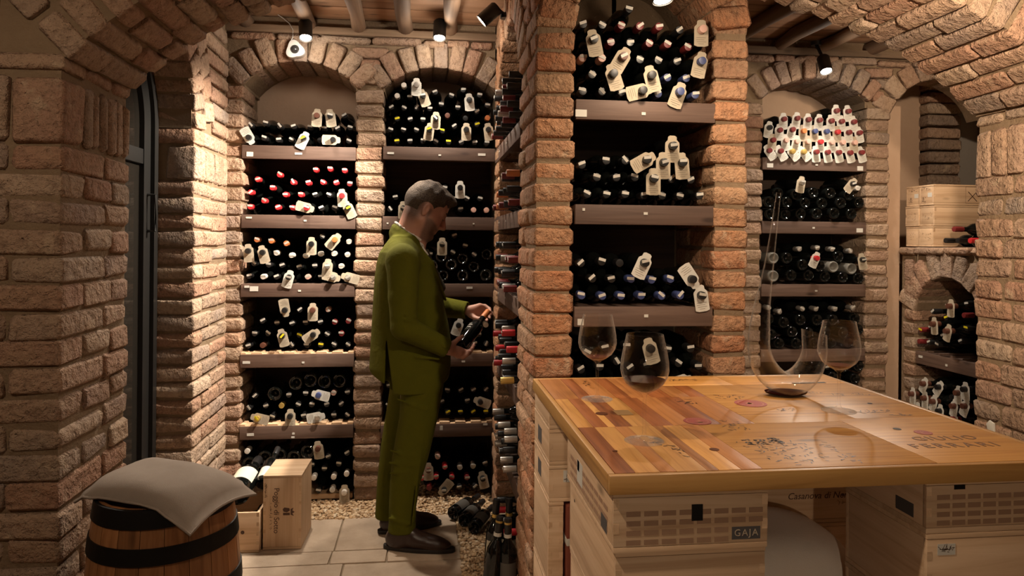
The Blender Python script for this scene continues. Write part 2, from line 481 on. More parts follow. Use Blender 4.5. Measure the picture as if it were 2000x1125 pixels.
# ---- left wall with the door opening
LX, LY = -1.10, 3.63
yc, rr, zsp = (2.68 + LY) / 2, (LY - 2.68) / 2, 2.05
mb = MB()
mb.box(-1.9, LX - ins, LY + ins, YD, 0, 2.06)
arch_panel(mb, 2.68, LY, zsp + .012, rr, ZC, -1.9, LX - .02, 'x', 24)
mb.box(-1.9, LX - .02, LY, YD, 2.05, ZC)
wall_left = wall_root('wall_left', mb)
def left_course(z, k, h=BH):
    if k % 2:
        block(wall_left, -1.30, LX, LY, LY + .29, z, h); block(wall_left, -1.26, LX, LY + .29, YB - .005, z, h)
    else:
        block(wall_left, -1.30, LX, LY, LY + .15, z, h); block(wall_left, -1.24, LX, LY + .15, LY + .44, z, h); block(wall_left, -1.24, LX, LY + .44, YB - .005, z, h)
    if k % 2: block(wall_left, -1.47, -1.305, LY, LY + .14, z, h)
    else: block(wall_left, -1.55, -1.305, LY, LY + .14, z, h)
for k, z in enumerate(courses(0, 1.80)): left_course(z, k)
n = 7
for i in range(n):                                            # soldier course
    y = LY + .59 * (i + .5) / n
    brick(wall_left, (-1.17, y, 1.885), (.14, .59 / n - .006, .165))
for i in range(3): brick(wall_left, (-1.33 - .08 * i, LY + .07, 1.885), (.07, .14, .155))
for k, z in enumerate(courses(1.975, 2.06)): left_course(z, k)
cnt = 19
for i in range(cnt):                                          # ring of the opening
    t = PI * (i + .5) / cnt - PI / 2
    for (r, L, ph) in ((rr + .075, .15, 0), (rr + .232, .15, .5)):
        tt = t + ph * PI / cnt
        if r > rr + .1 and not -.2 < tt < 1.5: continue
        w = PI * r / cnt - .008
        if r < rr + .1:
            brick(wall_left, (-1.20, yc + r * math.sin(tt), zsp + r * math.cos(tt)), (.21, w, L), (-tt, 0, 0))
            brick(wall_left, (-1.42, yc + r * math.sin(tt), zsp + r * math.cos(tt)), (.20, w, L), (-tt, 0, 0))
        else:
            brick(wall_left, (-1.17, yc + r * math.sin(tt), zsp + r * math.cos(tt)), (.14, w, L), (-tt, 0, 0))
for k, z in enumerate(courses(2.06, 2.68)):
    ro = rr + .315
    y = yc + math.sqrt(max(ro * ro - (z - zsp) ** 2, .01))
    while y < YB - .03:
        L = min(random.choice((.14, .22, .29)), YB - y)
        if L > .04: block(wall_left, -1.24, LX, y, y + L, z)
        y += L

# ---- arched wall in front (left pier, broad arch, right pier)
FY0, FY1 = 2.20, 2.68
XL, XR = -1.03, 2.228
_o = np.array([0, .06, .125, .22, .33, .527, .9, 1.25, 1.63]); _z = np.array([2.035, 2.095, 2.150, 2.216, 2.28, 2.37, 2.476, 2.535, 2.56])
_s = np.linspace(0, 1.629, 240); _c = np.interp(_s, _o, _z)
for _ in range(60): _c[1:-1] = (_c[:-2] + 2 * _c[1:-1] + _c[2:]) / 4
ARX = np.concatenate([XL + _s, XR - _s[::-1]]); ARZ = np.concatenate([_c, _c[::-1]])
mb = MB()
mb.box(-2.3, XL - ins, FY0 + ins, FY1 - ins, 0, 2.05)
st = list(range(0, len(ARX) - 1, 12)) + [len(ARX) - 1]
for a, b in zip(st[:-1], st[1:]):
    mb.prism([(ARX[a], ARZ[a] + .012), (ARX[b], ARZ[b] + .012), (ARX[b], 3.1), (ARX[a], 3.1)], FY0 + .015, FY1 - .012)
mb.box(-2.3, XL, FY0 + .015, FY1 - .012, 2.04, 3.1); mb.box(XR, 3.9, FY0 + .015, FY1 - .012, 2.04, 3.1)
wall_front = wall_root('wall_front', mb)
wall_front_right = wall_root('wall_front_right', MB().box(XR + ins, 3.9, FY0 + ins, FY1 - ins, 0, 2.05))
def pier_course(z, k, side, h=BH, inner=True):
    """one course of a pier: bricks of the reveal, then those of the front face running away from the corner"""
    X = XL if side < 0 else XR
    def bl(a, b, y0, y1):
        x0, x1 = (X - b, X - a) if side < 0 else (X + a, X + b)
        block(wall_front if side < 0 else wall_front_right, x0, x1, y0, y1, z, h)
    if k % 2:
        bl(0, .15, FY0, FY0 + .29); bl(0, .15, FY0 + .29, FY1)
        bl(.15, .44, FY0, FY0 + .14)
        if side > 0: bl(.44, .73, FY0, FY0 + .14)
    else:
        bl(0, .29, FY0, FY0 + .15); bl(0, .15, FY0 + .15, FY0 + .34); bl(0, .15, FY0 + .34, FY1)
        bl(.29, .50 if side < 0 else .58, FY0, FY0 + .14)
        if side > 0: bl(.58, .87, FY0, FY0 + .14)
for side in (-1, 1):
    for k, z in enumerate(courses(0, 1.79)): pier_course(z, k, side)
    X = XL if side < 0 else XR
    for i in range(6):
        y = FY0 + .14 + .34 * (i + .5) / 6 if side < 0 else FY0 + .48 * (i + .5) / 6
        brick(wall_front if side < 0 else wall_front_right, (X + side * .07, y, 1.885), (.14, (.34 if side < 0 else .48) / 6 - .005, .19))
    if side < 0:
        brick(wall_front, (XL - .075, FY0 + .068, 1.885), (.148, .14, .19)); brick(wall_front, (XL - .24, FY0 + .068, 1.885), (.175, .14, .19))
    for k, z in enumerate(courses(1.985, 2.065)): pier_course(z, k, side, .05)
# soffit bricks of the broad arch, laid in rows along the passage
seg = np.hypot(np.diff(ARX), np.diff(ARZ)); cum = np.concatenate([[0], np.cumsum(seg)])
row = 0; s = .045
while s < cum[-1] - .03:
    x, z = np.interp(s, cum, ARX), np.interp(s, cum, ARZ)
    x2, z2 = np.interp(s + .02, cum, ARX), np.interp(s + .02, cum, ARZ); x1, z1 = np.interp(s - .02, cum, ARX), np.interp(s - .02, cum, ARZ)
    a = math.atan2(z2 - z1, x2 - x1)
    nx, nz = -math.sin(a), math.cos(a)
    cuts = [FY0, FY0 + (.29 if row % 2 else .19), FY1] if random.random() < .75 else [FY0, FY0 + .12, FY0 + .36, FY1]
    for y0, y1 in zip(cuts[:-1], cuts[1:]):
        d = .064 + random.uniform(-.006, .004)
        brick(wall_front, (x + nx * d, (y0 + y1) / 2, z + nz * d), (.0775, y1 - y0 - .006, .14), (0, -a, 0))
    if x < -.1 or x > 1.4:
        d = .215
        brick(wall_front, (x + nx * d, FY0 + .07, z + nz * d), (.080, .14, .145), (0, -a, 0))
    s += .083; row += 1
# front face beside the arch
for k, z in enumerate(courses(2.07, 2.9)):
    xe = float(np.interp(z - .33, _c, XL + _s)) if z - .33 > _c[0] else XL - .0
    if z < 2.33: xe = XL - .29 + (z - 2.07) * .9
    x = xe
    for L in ((.29, .20) if k % 2 else (.16, .29)):
        block(wall_front, x - L, x, FY0, FY0 + .14, z); x -= L

for k, z in enumerate(courses(1.79, 2.9)):
    x = XR + (.15 if z < 1.985 else .0 if z < 2.07 else .29 - (z - 2.07) * .9)
    for L in ((.29, .20, .29) if k % 2 else (.16, .29, .29)):
        if x + L > XR: block(wall_front_right, x, x + L, FY0, FY0 + .14, z)
        x += L
# ---- central brick block: two front pillars, side bay, arches
AX0, AX1, BX0, BX1 = .408, .566, 1.117, 1.266
mb = MB()
mb.box(AX0 + ins, AX1 - ins, 2.68 + ins, 3.11 - ins, 0, ZC)
mb.box(BX0 + ins, BX1 - ins, 2.68 + ins, 3.2, 0, ZC)
mb.box(AX1 - .03, BX1 - ins, 3.12, 3.25, 0, ZC)
mb.box(.82, .9, 3.11, YB, 0, ZC); mb.box(BX1 - .1, BX1 - ins, 3.11, YD, 0, ZC)
mb.box(AX0 + ins, .86, 4.0 + ins, YD, 0, 2.40); mb.box(AX0 + .02, .86, 4.0, YD, 2.30, ZC)
arch_panel(mb, AX1 - .002, BX0 + .002, 2.36, .27, ZC, 2.70, 3.12)
arch_panel(mb, 3.11, 4.0, 2.31, .30, ZC, AX0 + .02, .84, 'x')
wall_center = wall_root('wall_center', mb)
obj('back_boards', MB().box(AX1, BX0, 3.108, 3.12, 0, 2.3).mesh('back_boards'), DARKW, wall_center)
pillar(wall_center, AX0, AX1, 2.68, 3.11, 0, ZC - .05)
pillar(wall_center, BX0, BX1, 2.68, 3.11, 0, ZC - .05)
for k, z in enumerate(courses(0, 2.38)):
    block(wall_center, AX0, AX0 + (.15 if k % 2 else .29), 4.0, YB - .004, z)
voussoirs(wall_center, AX1, BX0, 2.35, .27, 2.672, 3.0, 11, .15)
voussoirs(wall_center, 3.11, 4.0, 2.30, .30, AX0 - .006, .62, 15, .20, 'x')
for k, z in enumerate(courses(2.62, ZC)):
    y = 3.12
    while y < YB - .05:
        L = random.choice((.14, .29)); block(wall_center, AX0, AX0 + .14, y, min(y + L, YB), z); y += L

# ---- right wall: low block with an arched niche, ledge on top
RX = 3.02
ny0, ny1, nzs, nri = 3.58, 4.11, 1.10, .225
mb = MB()
mb.box(RX + ins, 3.95, ny1 + ins, YB + .02, 0, 1.46); mb.box(RX + ins, 3.95, 3.2, ny0 - ins, 0, 1.46)
arch_panel(mb, ny0, ny1, nzs + .01, nri, 1.462, RX + .018, 3.45, 'x')
mb.box(3.44, 3.95, 3.2, YB + .02, 0, 1.46)
mb.box(RX + .9, 4.1, 2.66, 4.8, 0, ZC)
wall_right = wall_root('wall_right', mb)
for k, z in enumerate(courses(0, 1.12)):
    block(wall_right, RX, RX + .29, ny1, YB - .005, z)
    block(wall_right, RX, RX + .2, ny0 - .29, ny0, z)
voussoirs(wall_right, ny0 - .01, ny1 + .01, nzs, nri, RX - .005, RX + .30, 9, .165, 'x')
brick(wall_right, (RX + .06, 4.165, 1.36), (.13, .09, .14)); brick(wall_right, (RX + .06, 4.15, 1.22), (.13, .12, .10))
y = 3.2
while y < 4.2:
    L = random.choice((.2, .29, .25)); L = min(L, 4.24 - y)
    block(wall_right, RX - .015, RX + .30, y, y + L, 1.478, .045)
    block(wall_right, RX + .30, RX + .62, y, y + L, 1.478, .045); y += L
for k, z in enumerate(courses(1.5, 2.68)):
    block(wall_right, 3.48, 3.735, 4.60, 4.74, z)
obj('plaster_panel', MB().box(2.93, 3.49, 4.70, 4.80, 0, ZC).mesh('plaster_panel'), PLASTER, wall_right)
obj('plaster_panel', MB().box(3.73, 4.3, 4.68, 4.80, 0, ZC).mesh('plaster_panel'), GREYWALL, wall_right)

# ---- ceiling: boards across, round beams below
mb = MB().box(-1.95, 4.1, 2.66, 4.85, ZC + .03, ZC + .10)
ceiling = wall_root('ceiling', mb, CEILW)
y = 2.69
while y < 4.8:
    wd = random.choice((.11, .125, .135))
    for (xa, xb) in ((-1.9, .42), (.42, 1.27), (1.27, 4.05)):
        obj('plank', MB().box(xa + .002, xb - .002, y + .002, y + wd - .002, ZC + random.uniform(0, .004), ZC + .03).mesh('plank', 40, .003), CEILW, ceiling)
    y += wd
for i, bx in enumerate((-1.02, -.66, -.385, -.12, .145, 1.55, 1.86, 2.17, 2.48, 2.80, 3.12)):
    rg = random.Random(i + 3)
    pts = [(bx + rg.uniform(-.012, .012), 2.68 + k * .26, 2.752 + rg.uniform(-.005, .005)) for k in range(8)]
    o = obj('beam', MB().tube(pts, [.040 + rg.uniform(-.005, .006) for _ in pts], 12).mesh('beam', 60), LOGM, ceiling)

# ---- floor: stone slabs, earth, gravel
floor = wall_root('floor', MB().box(-3.0, 4.3, -2.2, 4.85, -.2, -.009), EARTH)
def slab(x0, x1, y0, y1, top=0.0):
    rg = random
    q = [(x0 + rg.uniform(0, .006), y0 + rg.uniform(0, .006)), (x1 - rg.uniform(0, .006), y0 + rg.uniform(0, .006)),
         (x1 - rg.uniform(0, .006), y1 - rg.uniform(0, .006)), (x0 + rg.uniform(0, .006), y1 - rg.uniform(0, .006))]
    obj('stone_slab', MB().prism(q, -.05, top + rg.uniform(-.002, .001), 'z').mesh('stone_slab', 40, .006), STONE, floor)
rows = [(3.575, 3.99, [-1.3, -.98, -.42, .185]), (3.43, 3.575, [-1.3, -.86, -.43, -.165, .19]), (2.98, 3.43, [-1.3, -.95, -.36, .19]),
        (2.55, 2.98, [-1.3, -.7, -.12, .40]), (2.1, 2.55, [-1.3, -.9, -.3, .3, .9, 1.5, 2.3]), (1.6, 2.1, [-2.4, -1.7, -1.0, -.5, .1, .7, 1.3, 1.9, 2.6]),
        (1.05, 1.6, [-2.4, -1.5, -.8, -.2, .4, 1.1, 1.7, 2.5]), (.45, 1.05, [-2.4, -1.7, -1, -.4, .3, .9, 1.6, 2.5]), (-.2, .45, [-2.4, -1.5, -.7, .1, .8, 1.6, 2.5]),
        (2.98, 4.2, [1.3, 2.0, 2.9])]
for (y0, y1, xs) in rows:
    for a, b in zip(xs[:-1], xs[1:]): slab(a, b, y0, y1)
rg = np.random.default_rng(5)
ico = bmesh.new(); bmesh.ops.create_icosphere(ico, subdivisions=1, radius=1.0)
iv = np.array([v.co[:] for v in ico.verts]); itri = np.array([[v.index for v in f.verts] for f in ico.faces]); ico.free()
pv = []; pf = []; nb = 0
def pebbles(x0, x1, y0, y1, n, base=-.012):
    global nb
    for _ in range(n):
        s_ = rg.uniform(.0055, .0115); sc = s_ * np.array([rg.uniform(.8, 1.5), rg.uniform(.8, 1.4), rg.uniform(.6, .9)])
        a = rg.uniform(0, PI); R_ = np.array([[math.cos(a), -math.sin(a), 0], [math.sin(a), math.cos(a), 0], [0, 0, 1]])
        p = (iv * sc) @ R_.T + np.array([rg.uniform(x0, x1), rg.uniform(y0, y1), base + rg.uniform(0, .018)])
        pv.append(p); pf.append(itri + nb); nb += len(iv)
pebbles(-1.05, .40, 3.98, 4.27, 4200); pebbles(.19, .42, 2.75, 4.0, 3000); pebbles(-.2, .36, 4.22, 4.5, 500)
gm = pyd('gravel', np.concatenate(pv), np.concatenate(pf).tolist(), 60)
t = NT('pale_gravel'); isl = t.n('NewGeometry').outputs['Random Per Island']
t.l(t.ramp(isl, [(0, (.34, .21, .11)), (.4, (.54, .36, .20)), (.75, (.64, .46, .28)), (1, (.70, .57, .41))]), t.b.inputs['Base Color']); t.set(Roughness=.85)
gr = obj('gravel', gm, t.m); tag(gr, 'pale brown pea gravel along the foot of the brick shelves', 'gravel', kind='stuff')

# ---- door in the left wall
door = tag(empty('door_1'), kind='structure')
DX = -1.30
def arch_frame(r0, r1, x0, x1, mat, name):
    m_ = MB(); pts = []
    for rr_ in (r0, r1):
        pts.append([(yc + rr_, 0.0)] + [(yc + rr_ * math.cos(a), zsp + rr_ * math.sin(a)) for a in np.linspace(0, PI, 25)] + [(yc - rr_, 0.0)])
    for i in range(len(pts[0]) - 1):
        m_.prism([pts[0][i], pts[1][i], pts[1][i + 1], pts[0][i + 1]], x0, x1, 'x')
    return obj(name, m_.mesh(name, 30), mat, door)
arch_frame(rr - .05, rr - .004, DX - .04, DX + .03, BLACK, 'door_frame')
arch_frame(rr - .13, rr - .052, DX - .03, DX + .012, BLACK, 'door_leaf')
t = NT('dark_door_glass'); t.set(Base_Color=(.012, .010, .008, 1), Roughness=.08); DGL = t.m
pts = [(yc + rr - .13, 0.05)] + [(yc + (rr - .13) * math.cos(a), zsp + (rr - .13) * math.sin(a)) for a in np.linspace(0, PI, 25)] + [(yc - rr + .13, 0.05)]
obj('pane', MB().prism(pts, DX - .02, DX - .01, 'x').mesh('pane'), DGL, door)
obj('rail', MB().box(DX - .025, DX + .008, yc - rr + .12, yc + rr - .12, 1.86, 1.93).mesh('rail', 30, .004), BLACK, door)
obj('handle', MB().tube([(DX + .01, LY - .09, 1.55), (DX + .05, LY - .09, 1.55), (DX + .05, LY - .09, 1.72), (DX + .01, LY - .09, 1.72)], .008, 8).mesh('handle', 40), BLACK, door)

# ---- shell of the tasting room the camera stands in
mb = MB(); mb.box(-3.0, 4.3, -2.3, -2.2, 0, 3.0); wall_root('wall_rear', mb, PLASTER)
mb = MB(); mb.box(-2.4, -2.3, -2.2, 2.2, 0, 3.0); wall_root('wall_tasting_left', mb, PLASTER)
mb = MB(); mb.box(3.3, 3.4, -2.2, 2.2, 0, 3.0); wall_root('wall_tasting_right', mb, PLASTER)
mb = MB(); mb.box(-3.0, 4.3, -2.2, 2.22, 2.98, 3.05); wall_root('ceiling_tasting', mb, PLASTER)

# ---- spotlights
HEAD = MB().lathe([(.028, -.11), (.036, -.10), (.036, 0)], 18, cap0=True, cap1=False).mesh('lamp_head', 40)
LENS = MB().lathe([(.0305, -.006), (.0305, -.004)], 18).mesh('lens', 40)
LENSM = emit_mat('lamp_light', (1.0, .86, .68), 28)
for i, (lab, p, q, pw, cone, blend) in enumerate(LAMPS):
    p = Vector(p); d = (Vector(q) - p).normalized()
    root = tag(empty('spotlight', p), lab, 'spotlight', 'cellar spotlights')
    rot = d.to_track_quat('Z', 'Y').to_euler()
    obj('lamp_head', HEAD, BLACK, root, rot=rot); obj('lens', LENS, LENSM, root, rot=rot)
    back = -d * .10
    if i == 2: tip = Vector((.404, 3.62, 2.66)) - p
    elif p.y < 2.2: tip = Vector((0, 0, 2.98 - p.z)) + Vector((back.x, back.y, 0))
    elif i == 9: tip = Vector((0, -.6, 0))
    elif i == 10: tip = Vector((0, -.05, .14))
    elif i == 3: tip = Vector((0, 0.0, .15))
    else: tip = Vector((back.x, .12 * 0, 2.72 - p.z + .02)) + Vector((0, (YB - .02 - p.y) * .6, 0))
    obj('lamp_arm', MB().tube([back, (back + tip) / 2, tip], .010, 8).mesh('lamp_arm', 40), BLACK, root)
    obj('mount', MB().lathe([(.03, -.012), (.03, .012)], 14).mesh('mount', 40), BLACK, root, loc=tip)
    SP = bpy.data.lights.new('lamp_spill', 'POINT'); SP.energy = SPILL[i]; SP.color = WHITER if i in (0, 1, 2, 4) else WARM; SP.shadow_soft_size = .03
    so = bpy.data.objects.new('lamp_spill', SP); link(so, root); so.location = d * .035
    L = bpy.data.lights.new('spot_light', 'SPOT'); L.energy = POWER[i]; L.color = WHITER if i in (0, 1, 2, 4) else WARM; L.spot_size = math.radians(cone); L.spot_blend = blend; L.shadow_soft_size = .03
    lo = bpy.data.objects.new('spot_light', L); link(lo, root); lo.location = d * .012
    lo.rotation_euler = (-d).to_track_quat('Z', 'Y').to_euler()
# ================================================================== shelves
ORD = ['first', 'second', 'third', 'fourth', 'fifth', 'sixth', 'seventh', 'eighth', 'ninth', 'tenth', 'eleventh', 'twelfth', 'thirteenth', 'fourteenth', 'fifteenth', 'sixteenth', 'seventeenth', 'eighteenth', 'nineteenth', 'twentieth']
SHELF_W = ['top', 'second', 'third', 'fourth', 'fifth']
_lab = {}
def price_label(shelf, p, w_, h_, face='y'):
    key = (round(w_, 3), round(h_, 3), face)
    if key not in _lab:
        m_ = MB().box(-w_ / 2, w_ / 2, -.0015, .002, -h_ / 2, h_ / 2) if face == 'y' else MB().box(-.0015, .002, -w_ / 2, w_ / 2, -h_ / 2, h_ / 2)
        me = m_.mesh('price_label'); me.materials.append(WHITE); _lab[key] = me
    obj('price_label', _lab[key], None, shelf, loc=p)

def notched(x0, x1, y, z, mat):
    """strip with rests cut for bottle necks"""
    n = int((x1 - x0) / .0815); p = (x1 - x0) / n; poly = [(x0, z), (x0, z + .012)]
    for k in range(n):
        a = x0 + k * p
        poly += [(a + p * .28, z + .012), (a + p * .32, z + .003), (a + p * .62, z + .003), (a + p * .66, z + .012)]
    poly += [(x1, z + .012), (x1, z)]
    return MB().prism(poly, y, y + .09, 'y').mesh('bottle_rest')

LABELS = {  # price slips: pixel, width, height in metres
    (0, 0): [(488, 301, .036, .026), (583, 300, .040, .012)], (0, 1): [(486, 425, .032, .010), (596, 431, .016, .010)], (0, 2): [(482, 560, .026, .012), (496, 564, .046, .028), (585, 568, .016, .010)],
    (0, 3): [(481, 708, .040, .014), (592, 708, .014, .010)], (0, 4): [(489, 849, .038, .014), (573, 847, .014, .010), (572, 854, .018, .010)],
    (1, 0): [(763, 299, .038, .012), (859, 303, .015, .010), (941, 302, .044, .014)], (1, 1): [(757, 436, .010, .008), (925, 437, .010, .008)], (1, 2): [(917, 562, .036, .013)],
    (1, 3): [(905, 706, .020, .010)], (1, 4): [(862, 836, .017, .024), (948, 829, .026, .010)],
    (2, 0): [(1504, 323, .040, .026), (1595, 322, .016, .010), (1680, 329, .038, .028)], (2, 1): [(1589, 445, .016, .010), (1679, 450, .042, .026)], (2, 2): [(1594, 568, .016, .010)], (2, 3): [(1600, 690, .016, .010)],
    (3, 0): [(1135, 221, .044, .027), (1257, 222, .016, .011)], (3, 1): [(1140, 409, .010, .010), (1261, 417, .016, .010)], (3, 2): [(1134, 629, .024, .024), (1262, 617, .016, .011)], (3, 3): [],
}
BAYW = ['door-side bay', 'bay behind man', 'far arched bay', 'pillar-framed bay']
def shelf_unit(name, b, lv, x0, x1, y0, y1, zt, rest=False):
    root = tag(empty('wine_shelf', ((x0 + x1) / 2, y0, zt)), '%s wooden shelf of the %s' % (SHELF_W[lv], BAYW[b]), 'shelf', 'wooden wine shelves')
    off = Vector(root.location)
    def put(nm, me, mat): return obj(nm, me, mat, root, loc=-off)
    put('front_board', MB().box(x0 + .002, x1 - .002, y0, y0 + .026, zt - .076, zt).mesh('front_board', 40, .003), SHELFW)
    put('deck', MB().box(x0 + .002, x1 - .002, y0 + .026, y1, zt - .03, zt - .003).mesh('deck'), SHELFW)
    if rest: put('bottle_rest', notched(x0 + .004, x1 - .004, y0 + .004, zt - .001, PALEW), PALEW)
    for (px, py, w_, h_) in LABELS.get((b, lv), []):
        price_label(root, at(px, py, Y=y0 - .001) - off, w_, h_)
    return root
for b, (x0, x1, *_r) in enumerate(BAYS):
    for lv, zt in enumerate(SHELF_Z):
        dz = {(0, 3): .003, (1, 3): -.004, (0, 4): .004, (1, 4): -.006, (1, 0): .012}.get((b, lv), 0)
        shelf_unit('wine_shelf', b, lv, x0 - .008, x1 + .004, YB - .004, YD, zt + dz, rest=(b < 2 and lv >= 3))
for lv, zt in enumerate(SHELF_Z):
    shelf_unit('wine_shelf', 3, lv, AX1 + .003, BX0 + .010 if lv < 1 else BX0 + .006, 2.682, 3.12, zt + (.012 if lv == 0 else .006))
SIDEX = .425
for lv, zt in enumerate(SHELF_Z):
    root = tag(empty('wine_shelf', (SIDEX, 3.56, zt)), '%s wooden shelf of the side bay beside the front pillar' % SHELF_W[lv], 'shelf', 'wooden wine shelves')
    off = Vector(root.location)
    obj('front_board', MB().box(SIDEX - .012, SIDEX + .014, 3.115, 4.215, zt - .076, zt).mesh('front_board', 40, .003), SHELFY, root, loc=-off)
    obj('deck', MB().box(SIDEX + .014, .82, 3.115, 3.995, zt - .03, zt - .003).mesh('deck'), SHELFY, root, loc=-off)
    for y in (3.95, 3.62): price_label(root, Vector((SIDEX - .013, y, zt - .035)) - off, .018, .010, 'x')
    if lv == 1: price_label(root, Vector((SIDEX - .013, 4.19, zt - .04)) - off, .02, .03, 'x')
# niche shelves in the right wall
for i, (zt, lab) in enumerate(((.86, 'upper wooden shelf in the low arched niche'), (.42, 'lower wooden shelf in the low arched niche'))):
    root = tag(empty('wine_shelf', (RX, 3.85, zt)), lab, 'shelf', 'wooden wine shelves'); off = Vector(root.location)
    obj('front_board', MB().box(RX + .012, RX + .038, ny0 + .004, ny1 - .004, zt - .076, zt).mesh('front_board', 40, .003), SHELFY, root, loc=-off)
    obj('deck', MB().box(RX + .038, 3.44, ny0 + .004, ny1 - .004, zt - .03, zt - .003).mesh('deck'), SHELFY, root, loc=-off)
    for k in range(5):
        obj('bottle_rest', MB().box(RX + .04, RX + .34, ny0 + .05 + k * .1, ny0 + .07 + k * .1, zt - .002, zt + .008).mesh('bottle_rest'), SHELFY, root, loc=-off)
    if i == 0:
        price_label(root, Vector((RX + .011, 4.06, zt - .03)) - off, .035, .014, 'x'); price_label(root, Vector((RX + .011, 3.84, zt - .045)) - off, .016, .012, 'x')

# ================================================================== wine bottles
# axis along local +y, mouth at the origin
BODY_P = [(.0120, .0), (.0145, .0), (.0145, .075), (.0150, .085), (.020, .097), (.030, .112), (.0355, .128), (.0368, .145), (.0368, .285), (.0355, .295), (.030, .2995), (.025, .297), (.012, .278), (.003, .272)]
FAT_P = [(.0120, .0), (.0150, .0), (.0150, .060), (.017, .085), (.026, .112), (.036, .140), (.0405, .165), (.0405, .285), (.039, .296), (.033, .2995), (.027, .297), (.012, .274), (.003, .268)]
BODYM = MB().lathe(BODY_P, 18, 'y').mesh('wine_bottle', 45); BODYM.materials.append(GLASSB)
FATM = MB().lathe(FAT_P, 18, 'y').mesh('wine_bottle', 45); FATM.materials.append(GLASSB)
CLEARG = NT('pale_bottle_glass'); CLEARG.set(Base_Color=(.16, .15, .13, 1), Roughness=.08); CLEARG = CLEARG.m
PALEM = BODYM.copy(); PALEM.materials.clear(); PALEM.materials.append(CLEARG)
CAPM = {}
for k_, m_ in CAPS.items():
    CAPM[k_] = MB().lathe([(.010, -.0022), (.0150, -.0015), (.0158, .002), (.0158, .055), (.0150, .058)], 16, 'y', cap1=False).mesh('capsule', 40)
    CAPM[k_].materials.append(m_)
STICK = {}
for k_, m_ in (('1', WHITE), ('Y', YELLOW)):
    STICK[k_] = MB().box(-.0140, .0140, -.0042, -.0026, -.0055, .0055).mesh('price_sticker'); STICK[k_].materials.append(m_)

def tag_mesh(mat):
    out = [(-.0285, -.064), (.0285, -.064), (.0285, .012), (.017, .024), (.017, .040), (-.017, .040), (-.017, .024), (-.0285, .012)]
    n = 28; v = []; f = []
    for y in (.0, .0009):
        for k in range(n):
            a = 2 * PI * k / n - PI / 2; dx, dz = math.cos(a), math.sin(a); best = 9
            for (p, q) in zip(out, out[1:] + out[:1]):
                ex, ez = q[0] - p[0], q[1] - p[1]; den = dx * ez - dz * ex
                if abs(den) < 1e-9: continue
                t_ = (p[0] * ez - p[1] * ex) / den; u_ = (p[0] * dz - p[1] * dx) / den
                if t_ > 0 and -1e-6 <= u_ <= 1 + 1e-6: best = min(best, t_)
            v.append((dx * .0165, y, dz * .0165)); v.append((dx * best, y, dz * best))
    for k in range(n):
        a, b = 2 * k, 2 * ((k + 1) % n)
        f.append((a, b, b + 1, a + 1)); f.append((2 * n + a, 2 * n + a + 1, 2 * n + b + 1, 2 * n + b)); f.append((a + 1, b + 1, 2 * n + b + 1, 2 * n + a + 1))
    me = pyd('neck_tag', v, f); me.materials.append(mat); return me
TAGM = tag_mesh(PAPER); TAGW = tag_mesh(WHITE)
m_ = MB()
for k_, (a, b) in enumerate(((-.020, .019), (-.021, .012), (-.018, .020), (-.012, .010))):
    m_.box(a, b, -.0006, .0, -.030 - k_ * .008, -.0284 - k_ * .008)
WRIT = m_.mesh('handwriting'); WRIT.materials.append(flat('faded_ink', (.22, .18, .135), .8))
LBLM = {}
def body_label(bottle, mat, y0, y1, r=.0374, a0=-70, a1=70, name='paper_label'):
    key = (mat.name, y0, y1, r, a0, a1)
    if key not in LBLM:
        v = []; f = []; n = 14
        for y in (y0, y1):
            for k in range(n + 1):
                a = math.radians(90 + a0 + (a1 - a0) * k / n); v.append((r * math.cos(a), y, r * math.sin(a)))
        for k in range(n): f.append((k, k + 1, n + 2 + k, n + 1 + k))
        LBLM[key] = pyd(name, v, f, 60); LBLM[key].materials.append(mat)
    return obj(name, LBLM[key], None, bottle)

